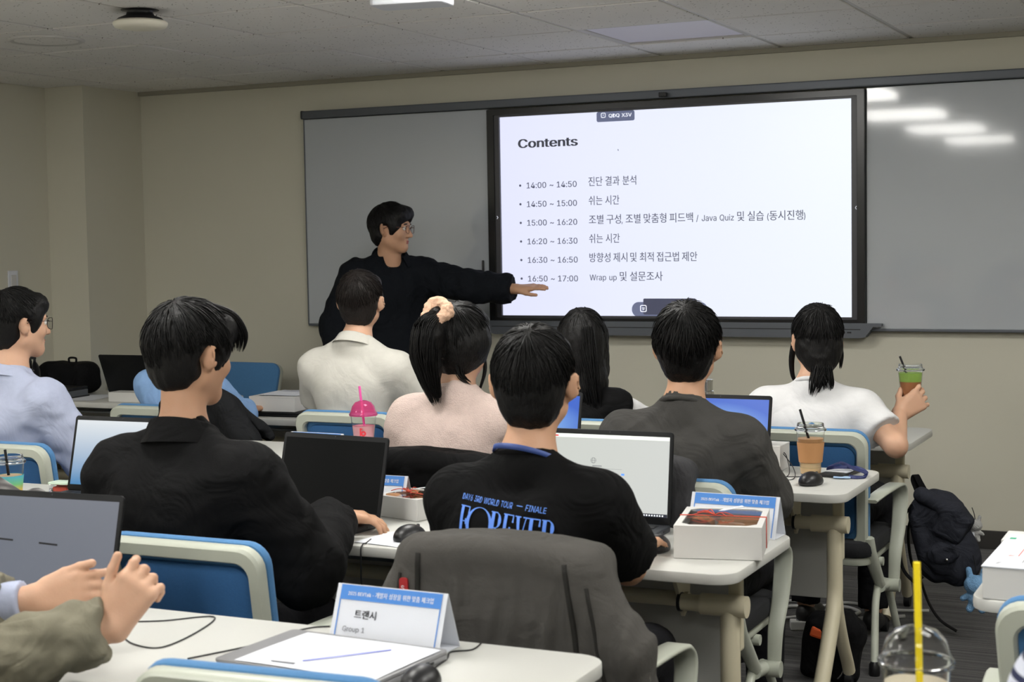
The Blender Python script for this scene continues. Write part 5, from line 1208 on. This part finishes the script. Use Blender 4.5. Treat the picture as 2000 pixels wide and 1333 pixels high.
def cup(label, loc, h, r0, r1, layers, lid=None, straw=None, extra=None, fill=.8, name='plastic_cup'):
    """clear plastic cup; layers = [(z0, z1, material)] of drink"""
    t = thing(name, label, 'cup', loc, 0, None); R = lambda z: r0 + (r1 - r0) * z / h
    MB().lathe([(.0001, .002), (r0 - .001, .002), (r0, .004)] + [(R(h * k / 6), h * k / 6) for k in range(1, 7)] + [(r1 + .003, h - .001), (r1 + .003, h + .002), (r1 - .0012, h + .001)] + [(R(h * k / 6) - .0012, h * k / 6) for k in range(5, 0, -1)] + [(.0001, .0035)], 36).build('cup_wall', P_CLEAR, t, True, 50)
    for (z0, z1, m_) in layers: MB().lathe([(.0001, z0), (R(z0) - .002, z0), (R((z0 + z1) / 2) - .002, (z0 + z1) / 2), (R(z1) - .002, z1), (.0001, z1)], 32).build('drink', m_, t, True, 40)
    if lid == 'dome':
        MB().lathe([(r1 + .004, h - .006), (r1 + .0055, h), (r1 + .003, h + .004), (r1 * .97, h + .012), (r1 * .86, h + .030), (r1 * .62, h + .045), (r1 * .28, h + .051), (r1 * .27, h + .050), (r1 * .60, h + .0438), (r1 * .84, h + .029), (r1 * .95, h + .012), (r1 + .001, h + .003), (r1 + .003, h - .005)], 40).build('dome_lid', extra['lid'] if extra and 'lid' in extra else P_CLEAR, t, True, 60)
    if lid == 'flat':
        MB().lathe([(r1 + .004, h - .005), (r1 + .006, h), (r1 + .003, h + .004), (r1 * .96, h + .006), (r1 * .93, h + .018), (r1 * .90, h + .020), (r1 * .86, h + .012), (.0001, h + .012), (.0001, h + .0105), (r1 * .87, h + .0105), (r1 * .94, h + .004), (r1 + .002, h - .004)], 40).build('flat_lid', P_CLEAR, t, True, 60)
    if straw:
        a, b, r, m_ = straw; MB().tube([a, b], r, 12).build('straw', m_, t, True, 50)
    return t
LATTE = mat('latte', srgb(196, 148, 100), .4, var=.05, vscale=18); CREAM = mat('latte_pale', srgb(228, 196, 150), .4, var=.04)
KRAFT = mat('kraft_sleeve', srgb(186, 136, 90), .8, var=.04); MATCHA = mat('matcha', srgb(150, 186, 84), .5, var=.08, vscale=30); TEA = mat('brown_sleeve', srgb(168, 108, 66), .7, var=.04)
cl = cup('tall iced latte cup with kraft sleeve and black straw', (-1.305, 5.03, DESK_Z + .001), .150, .033, .047, [(.004, .040, CREAM), (.0402, .120, LATTE)], 'flat', ((.002, .0, .09), (-.034, -.004, .215), .0042, P_BLACK))
MB().lathe([(.0375, .042), (.0440, .108), (.0450, .108), (.0385, .042)], 36).build('sleeve', KRAFT, cl, True, 50)
cm = cup('green and brown iced drink held up in a hand', (-1.110, 5.698, .898), .130, .032, .045, [(.004, .086, TEA), (.0862, .118, MATCHA)], 'flat', ((.0, .0, .08), (-.036, -.01, .178), .0040, P_BLACK))
PKLID = mat('pink_plastic', srgb(236, 110, 170), .08, trans=.75, ior=1.3); PKD = mat('pink_milk', srgb(244, 178, 186), .5, var=.05)
cp = cup('clear cup with a pink dome lid, pink straw and red logo', (-3.025, 5.05, DESK_Z + .001), .142, .034, .049, [(.004, .098, PKD)], 'dome', ((.008, 0, .05), (-.012, -.004, .248), .0048, mat('pink_straw', srgb(238, 96, 176), .4, var=.03)), dict(lid=PKLID))
CRL = mat('logo_red', srgb(226, 52, 66), .6, var=.03)
def on_cup(t, r, h0, drawer, m_, nm): 
    drawer(MB(), lambda u, v: (r * math.sin(u / r + .42) , -r * math.cos(u / r + .42), h0 + v)).build(nm, m_, t)
def bee(mb, P):
    for k in range(24):
        a, b = 2 * PI * k / 24, 2 * PI * (k + 1) / 24; mb.add([P(.004 + .010 * math.cos(a), .010 * math.sin(a)), P(.004 + .010 * math.cos(b), .010 * math.sin(b)), P(.004 + .0042 * math.cos(b), .0042 * math.sin(b)), P(.004 + .0042 * math.cos(a), .0042 * math.sin(a))], [(0, 1, 2, 3)])
    mb.add([P(-.0095, -.008), P(-.0045, -.008), P(-.0045, .021), P(-.0095, .021)], [(0, 1, 2, 3)]); mb.add([P(-.0045, .016), P(.001, .016), P(.001, .020), P(-.0045, .020)], [(0, 1, 2, 3)]); return mb
on_cup(cp, .0462, .072, bee, CRL, 'cup_logo')
def rainbow_mat():
    m = mat('rainbow_sleeve', srgb(120, 190, 160), .7); nt = m.node_tree; N = nt.nodes; L = nt.links; b = N['Principled BSDF']; tc = N.new('ShaderNodeTexCoord'); sp = N.new('ShaderNodeSeparateXYZ'); L.new(tc.outputs['Generated'], sp.inputs[0])
    cr = N.new('ShaderNodeValToRGB'); cr.color_ramp.elements[0].color = (*srgb(226, 110, 70), 1); cr.color_ramp.elements[1].color = (*srgb(84, 178, 200), 1)
    for p, c in ((.3, (226, 190, 84)), (.6, (120, 196, 130))): e = cr.color_ramp.elements.new(p); e.color = (*srgb(*c), 1)
    L.new(sp.outputs['Z'], cr.inputs['Fac']); L.new(cr.outputs['Color'], b.inputs['Base Color']); return m
cr_ = cup('clear cup with a rainbow paper sleeve and black straw at the left edge', (-3.475, 3.665, DESK_Z + .001), .128, .031, .046, [(.004, .085, CREAM)], 'flat', ((.002, 0, .05), (-.014, .0, .165), .0045, P_BLACK))
MB().lathe([(.0345, .020), (.0425, .086), (.0435, .086), (.0355, .020)], 36).build('sleeve', rainbow_mat(), cr_, True, 50)
ICE = mat('milky_drink', srgb(226, 214, 190), .35, var=.08, vscale=30); YEL = mat('yellow_plastic', srgb(240, 214, 30), .4, var=.03)
cy = cup('near dome-lidded cup with a yellow straw at the bottom right', (-.437, 2.285, DESK_Z + .001), .160, .036, .0505, [(.004, .128, ICE)], 'dome', ((.006, .004, .05), (.001, .0, .306), .0052, YEL))
MB().lathe([(.0415, .050), (.0472, .112), (.0480, .112), (.0423, .050)], 36).build('sleeve', YEL, cy, True, 50)
tb = thing('steel_tumbler', 'stacked brushed steel cups on the front table', 'tumbler', (-2.035, 6.15, DESK_Z + .001))
MB().lathe([(.0001, 0), (.032, 0), (.034, .01), (.034, .145), (.0335, .15)], 32).build('body', P_STEEL, tb, True, 40)
MB().lathe([(.0335, .15), (.0335, .152), (.029, .155), (.029, .192), (.031, .194), (.031, .20), (.0001, .20)], 32).build('cap', P_STEEL, tb, True, 40)
bt = thing('water_bottle', 'clear water bottle with blue label and black cap on the corner table', 'bottle', (-5.87, 6.40, DESK_Z + .001))
MB().lathe([(.0001, 0), (.032, .0), (.034, .01), (.033, .08), (.034, .13), (.026, .165), (.014, .185), (.013, .20)], 28).build('body', P_CLEAR, bt, True, 50)
MB().lathe([(.0345, .045), (.0345, .09), (.0335, .09)], 28).build('label_band', P_PRINT_BLUE, bt, True); MB().lathe([(.015, .198), (.015, .225), (.0001, .226)], 20).build('cap', P_BLACK, bt, True, 40)
fl = thing('black_flask', 'black flask with a loop cap standing on the corner table', 'flask', (-5.98, 6.47, DESK_Z + .001))
MB().lathe([(.0001, 0), (.036, 0), (.038, .01), (.038, .17), (.03, .20), (.02, .21), (.02, .235), (.0001, .237)], 28).build('body', P_BLACK, fl, True, 40); MB().tube(spline([(-.018, 0, .23), (-.02, 0, .26), (.02, 0, .26), (.018, 0, .23)], 5), .004, 8).build('cap_loop', P_BLACK, fl, True)
ph = thing('phone', 'dark phone or wallet under the badge lanyard', 'phone', (-1.215, 5.06, DESK_Z + .001), math.radians(-10)); MB().prism(rrect(.085, .16, .01, 4), .010, .002).build('body', P_BLACK, ph, True, 40); MB().box((0, .02, .0115), (.075, .1, .002), .0005).build('card', P_PAPER, ph)
ly = thing('badge_lanyard', 'coiled blue lanyard with a clear badge at the table end', 'lanyard', (-1.2, 5.03, DESK_Z + .001))
LB = mat('lanyard_navy', srgb(32, 42, 92), .5, var=.25, vscale=50)
MB().strip(spline([(-.06, .04, .018), (-.03, .08, .03), (.0, .05, .03), (.03, .03, .022), (.07, .02, .012), (.085, -.03, .006), (.06, -.05, .005), (.03, -.04, .005)], 7), .013, .002, (.3, .6, .7)).build('strap', LB, ly, True); MB().strip(spline([(-.06, .04, .016), (-.02, .03, .024), (.04, .05, .02), (.08, .01, .01), (.075, -.03, .006)], 7), .013, .002, (.2, .5, .8)).build('strap', LB, ly, True)
MB().box((.012, -.055, .004), (.055, .03, .003), .0008, rot=(0, 0, .2)).build('badge', mat('badge_card', srgb(170, 200, 236), .3, var=.1, vscale=40), ly)
cn = thing('snack_container', 'small clear lidded container behind the pale laptop', 'container', (-3.455, 3.88, DESK_Z + .001), .1); MB().prism(rrect(.075, .055, .01, 4), .028, .003).build('tub', P_CLEAR, cn, True, 40); MB().prism(rrect(.08, .06, .011, 4), .006, .0015, Matrix.Translation((0, 0, .0285))).build('lid', mat('pale_green_lid', srgb(206, 226, 206), .4, var=.03), cn, True, 40); MB().box((0, 0, .012), (.05, .035, .014), .003).build('snack', P_RED, cn)
sn = thing('snack_packet', 'small red and white snack packet on the table behind the pale laptop', 'packet', (-4.0, 4.86, DESK_Z + .001), .3); MB().prism(rrect(.09, .06, .006, 3), .012, .005).build('pouch', P_RED, sn, True, 40); MB().box((0, 0, .0128), (.04, .03, .0004)).build('print', P_PRINT_WHITE, sn)
sk = thing('selfie_stick', 'slim black stick leaning across the chair by the sky-blue shirt', 'stick', (-4.40, 5.86, DESK_Z + .0)); MB().tube([(.0, .0, .010), (.20, .10, .05)], .006, 10).build('pole', P_BLACK, sk, True); MB().tube([(.19, .095, .048), (.26, .13, .062)], .011, 12).build('grip', P_DARK, sk, True)
fd = [(-5.73, 6.40, 'grey-edged folder stack beside the black backpack')]
fo = thing('folder_stack', fd[0][2], 'folders', (-5.70, 6.40, DESK_Z + .001), .1); MB().box((0, 0, .022), (.24, .17, .034), .003).build('box_file', P_GREY, fo); MB().box((0, 0, .048), (.24, .165, .014), .003).build('binder', P_BLACK, fo); MB().box((0, 0, .003), (.25, .18, .006)).build('tray', P_BLACK, fo); MB().box((0, -.086, .022), (.004, .002, .03)).build('divider', P_BLACK, fo)
gp = tag(MB().box((-5.60, 6.26, DESK_Z + .004), (.10, .05, .006), .001).build('notepad', mat('lime_green', srgb(120, 200, 60), .7, var=.03)), 'bright green notepad under the corner folders', 'notepad')
ch_ = thing('charger', 'small dark charger with a red tip held between the clasped hands', 'charger', (-1.868, 2.262, .916), .4); MB().box((0, 0, 0), (.02, .045, .016), .004).build('body', P_BLACK, ch_); MB().box((.004, .028, .008), (.014, .016, .012), .003).build('tip', P_RED, ch_); MB().tube(spline([(0, -.02, 0), (-.01, -.05, -.03), (-.03, -.03, -.08), (-.05, .02, -.12), (-.08, .08, -.155)], 6), .002, 6).build('lead', P_BLACK, ch_, True)

# ------------------------------------------------------------------ coats on chairs
def coat(label, x, y, w, zt, zb, m, seed, sleeves=(1, 1), flare=.05, wrinkle=.008, name='jacket', slope=.016, panels=False):
    """a garment hung over the back of the chair whose seat is at (x, y); its top edge runs along x at height zt"""
    t = thing(name, label, 'jacket', (x, y, 0)); F_ = Field(); n = 17
    for k in range(n):
        u = (k / (n - 1) - .5) * 2; xt = u * w / 2; xb = u * (w / 2 + flare); z1 = zt - .022 - slope * u * u
        F_.cone((xt, -.290, z1), (xb, -.246, zb), .019, .022, k=.035); F_.cone((xt, -.215, z1), (xb, -.125, zb + .12), .019, .020, k=.035); F_.cone((xt, -.290, z1), (xt, -.215, z1), .021, .021, k=.03)
    if panels:
        for s in (-1, 1):
            for e in (.0, .03, .06): F_.cone((s * (w * .42 + e * .4), -.297, zt - .03 - e * .3), (s * (w * .50 + e), -.262, zb), .020, .026, k=.012)
    for i, s in enumerate((-1, 1)):
        if sleeves[i]:
            a = np.array((s * w * .46, -.27, zt - .045)); b = np.array((s * (w / 2 + flare * .9), -.27, zt - .20)); c = np.array((s * (w / 2 + flare * 1.15), -.22, zb + .02)); F_.cone(a, b, .040, .05, k=.04); F_.cone(b, c, .050, .040, k=.03)
    f1 = folds(seed, wrinkle, 20, (2.2, .3, .22)); f2 = folds(seed + 2, wrinkle * .5, 48, (1.5, .5, .4)); V, F = F_.mesh(.0075, post=lambda P: (f1(P) * 1.5 + f2(P)) * np.clip((zt - P[:, 2]) / .16, .12, 1)); np_obj('shell', V, F, m, t)
    return t
JG = cloth('washed_grey_canvas', srgb(80, 78, 75), .15, 300, wrinkle=.35)
jk = coat('washed grey jacket hung over the chair in front of the gift-box table', -1.385, 3.12, .40, .902, .40, JG, 3, (1, 1), .085, wrinkle=.005, panels=True)
SEAM = cloth('seam_grey', srgb(46, 45, 43))
def on_shell(t):
    me = [c for c in t.children if c.name.startswith('shell')][0].data; tree = BVHTree.FromPolygons([v.co[:] for v in me.vertices], [tuple(p.vertices) for p in me.polygons])
    def f(x, z):
        h = tree.ray_cast(Vector((x, -1, z)), Vector((0, 1, 0))); return (x, (h[0].y if h[0] else -.30), z)
    return f
sj = on_shell(jk)
for s in (-1, 1): MB().tube([Vector(sj(s * (.166 + .08 * (.86 - z)), z)) for z in np.linspace(.875, .50, 16)], .006, 8).build('seam', SEAM, jk, True)
for s in (-1, 1): MB().tube([Vector(sj(s * (.205 + .16 * (.86 - z)), z)) for z in np.linspace(.83, .56, 12)], .0045, 8).build('fold_line', SEAM, jk, True)
MB().tube(spline([(.292, -.29, .74), (.322, -.28, .66), (.325, -.265, .54), (.315, -.25, .42)], 6), .0035, 6).build('zip', P_STEEL, jk, True)
_p = sj(-.200, .800); lg_ = MB().prism(rrect(.020, .040, .006, 3), .004, 0, frame((-.200, _p[1] - .001, .800), (1, 0, 0), (0, 0, 1))).build('logo_tab', mat('tab_red', srgb(160, 30, 34), .6, var=.04), jk); put_text('logo_text', 'S', frame((-.205, _p[1] - .0058, .794), (1, 0, 0), (0, 0, 1)), P_PRINT_WHITE, lg_, .014)
coat('black coat over the chair of the pink-sweater woman', -2.235, 4.32, .42, .890, .55, cloth('black_wool', srgb(14, 14, 15)), 5, (1, 1), .03)
coat('dark padded jacket on the chair behind the black-jacketed man', -3.93, 5.50, .30, .925, .60, cloth('black_puffer', srgb(30, 31, 33), .1, wrinkle=.9), 7, (0, 1), .12, wrinkle=.010, name='padded_jacket', slope=.05)
coat('slate grey jacket on the chair behind the web-page laptop', -1.535, 4.30, .26, .905, .56, cloth('slate_cotton', srgb(62, 62, 64)), 9, (0, 1), .02)


# ------------------------------------------------------------------ bags and the floor
CANVAS = cloth('navy_black_canvas', srgb(46, 48, 56), .2, 260, wrinkle=.8); STRAP = cloth('black_webbing', srgb(16, 16, 18), .1)
bp = thing('backpack', 'dark navy canvas backpack hanging from the front table end', 'backpack', (-1.045, 5.95, 0)); f_ = Field(); R_ = rotm(0, 0, -14)
f_.box((.0, .0, .37), (.105, .075, .155), .06, R_, k=.02).ell((.055, .0, .30), (.085, .085, .11), R_, k=.04).ell((-.02, .0, .48), (.085, .07, .07), R_, k=.04).ell((.02, -.075, .31), (.062, .035, .055), R_, k=.015)
V, F = f_.mesh(.008, post=folds(3, .006, 26)); np_obj('main_body', V, F, CANVAS, bp)
f_ = Field(); f_.box((-.0, -.01, .50), (.098, .085, .030), .028, rotm(0, -12, 22), k=.02).box((.055, -.045, .43), (.055, .05, .06), .02, rotm(0, 0, 30), k=.03); V, F = f_.mesh(.008, post=folds(8, .004, 30)); np_obj('flap', V, F, CANVAS, bp)
f_ = Field(); f_.box((.035, -.112, .335), (.048, .010, .026), .009, rotm(0, 10, -20), k=.01).ell((.038, -.112, .312), (.046, .010, .018), rotm(0, 10, -20), k=.01); V, F = f_.mesh(.0055); pk_ = np_obj('pocket_flap', V, F, CANVAS, bp); MB().lathe([(.0001, .004), (.005, .003), (.006, 0)], 12).xf(Matrix.Translation((.042, -.122, .312)) @ Matrix.Rotation(PI / 2, 4, 'X')).build('snap', P_STEEL, pk_, True)
MB().strip(spline([(-.075, .0, .52), (-.10, .0, .58), (-.095, .0, .605), (-.08, .0, .58), (-.05, .0, .525)], 6), .028, .004, (.75, .66, 0)).build('top_handle', STRAP, bp, True)
for xx, q in ((-.085, 0), (-.10, 1)): MB().strip(spline([(xx, .05 - .1 * q, .50), (xx - .045, .05 - .1 * q, .40), (xx - .035, .05 - .1 * q, .26), (xx + .01, .04 - .08 * q, .20)], 6), .03, .006, (0, 1, 0)).build('shoulder_strap', STRAP, bp, True)
MB().strip(spline([(-.07, -.03, .21), (-.04, -.04, .13), (.0, -.02, .06), (.06, -.01, .02)], 6), .03, .003, (0, 1, 0)).build('hanging_strap', STRAP, bp, True)
def plush(label, x, y, z, sc, m):
    t = thing('plush_charm', label, 'plush', (x, y, z)); F_ = Field(); s = sc
    F_.ell((0, 0, .04 * s), (.036 * s, .030 * s, .030 * s), k=.006)
    for e in (-1, 1): F_.cone((e * .018 * s, 0, .062 * s), (e * .022 * s, 0, .085 * s), .010 * s, .009 * s, k=.006); F_.cone((e * .020 * s, 0, .008 * s), (e * .038 * s, -.004 * s, -.002 * s), .010 * s, .009 * s, k=.006); F_.cone((e * .012 * s, 0, -.018 * s), (e * .018 * s, -.006 * s, -.032 * s), .011 * s, .011 * s, k=.006)
    F_.ell((0, 0, -.004 * s), (.022 * s, .02 * s, .024 * s), k=.008); V, F = F_.mesh(.0042); np_obj('plush_body', V, F, m, t); MB().tube(spline([(0, 0, .068 * s), (-.004, 0, .10 * s), (-.012, 0, .13 * s)], 5), .0018, 6).build('cord', P_BLACK, t, True); MB().box((-.004, -.0215 * s, -.002 * s), (.008, .002, .016)).build('ribbon', P_PAPER, t); return t
plush('small pale blue plush charm hanging below the backpack', -.905, 5.88, .165, 1.25, cloth('blue_plush', srgb(128, 172, 214), .6, 200)); plush('little grey plush charm beside the backpack flap', -.925, 5.98, .39, .75, cloth('grey_plush', srgb(170, 170, 168), .6, 200))
fb = thing('tote_bag', 'black zipped bag standing on the carpet between the tables', 'bag', (-1.275, 5.20, 0)); f_ = Field(); f_.box((0, 0, .11), (.10, .055, .108), .03, rotm(0, 0, 6), k=.02).box((.035, 0, .175), (.05, .04, .06), .02, rotm(0, 0, -18), k=.03); V, F = f_.mesh(.0085, post=folds(12, .006, 26)); np_obj('bag_body', V, F, STRAP, fb)
MB().tube(spline([(.055, -.055, .20), (.06, -.06, .12), (.05, -.06, .05), (.03, -.06, .02)], 6), .0035, 6).build('zip', P_STEEL, fb, True); MB().box((-.04, -.045, .17), (.05, .03, .035), .008, rot=(0, .3, .2)).build('orange_tab', mat('orange_fabric', srgb(214, 92, 44), .8, var=.1), fb)
LEAD = mat('grey_lead', srgb(178, 178, 176), .5, var=.03); g_ = np.random.default_rng(5)
cable('tangled pale power lead on the carpet, topmost loop', [(-1.80, 6.00), (-1.66, 6.16), (-1.55, 6.08), (-1.50, 6.22), (-1.40, 6.15), (-1.45, 6.02), (-1.36, 6.06), (-1.22, 6.15)], .008, LEAD, 0); cable('pale power lead running along the carpet to the power strip', [(-1.75, 5.80), (-1.62, 5.95), (-1.52, 6.02), (-1.47, 5.88), (-1.40, 5.92)], .008, LEAD, .004); cable('pale power lead curling under the front table', [(-1.85, 6.15), (-1.70, 6.25), (-1.58, 6.2), (-1.48, 6.30), (-1.30, 6.24), (-1.15, 6.28)], .007, LEAD, 0)
ps = thing('power_strip', 'grey power strip lying on the carpet', 'power strip', (-1.47, 5.86, .001), .35); MB().box((0, 0, .018), (.26, .055, .036), .006).build('housing', LEAD, ps)
for k in range(4): MB().lathe([(.017, 0), (.017, -.004), (.0001, -.004)], 14, (-.09 + k * .06, 0, .0375)).build('socket', P_DARK, ps)
kb = thing('backpack', 'black backpack slumped on the corner table', 'backpack', (-5.80, 6.60, DESK_Z + .001)); f_ = Field(); f_.box((0, 0, .085), (.175, .09, .085), .06, k=.03).ell((-.10, -.03, .075), (.10, .07, .06), k=.04).plane((0, 0, -1), (0, 0, 0)); V, F = f_.mesh(.009, post=folds(15, .006, 24)); np_obj('main_body', V, F, STRAP, kb); MB().tube(spline([(-.0, 0, .165), (.0, 0, .19), (.045, 0, .19), (.045, 0, .165)], 6), .006, 8).build('top_handle', STRAP, kb, True)
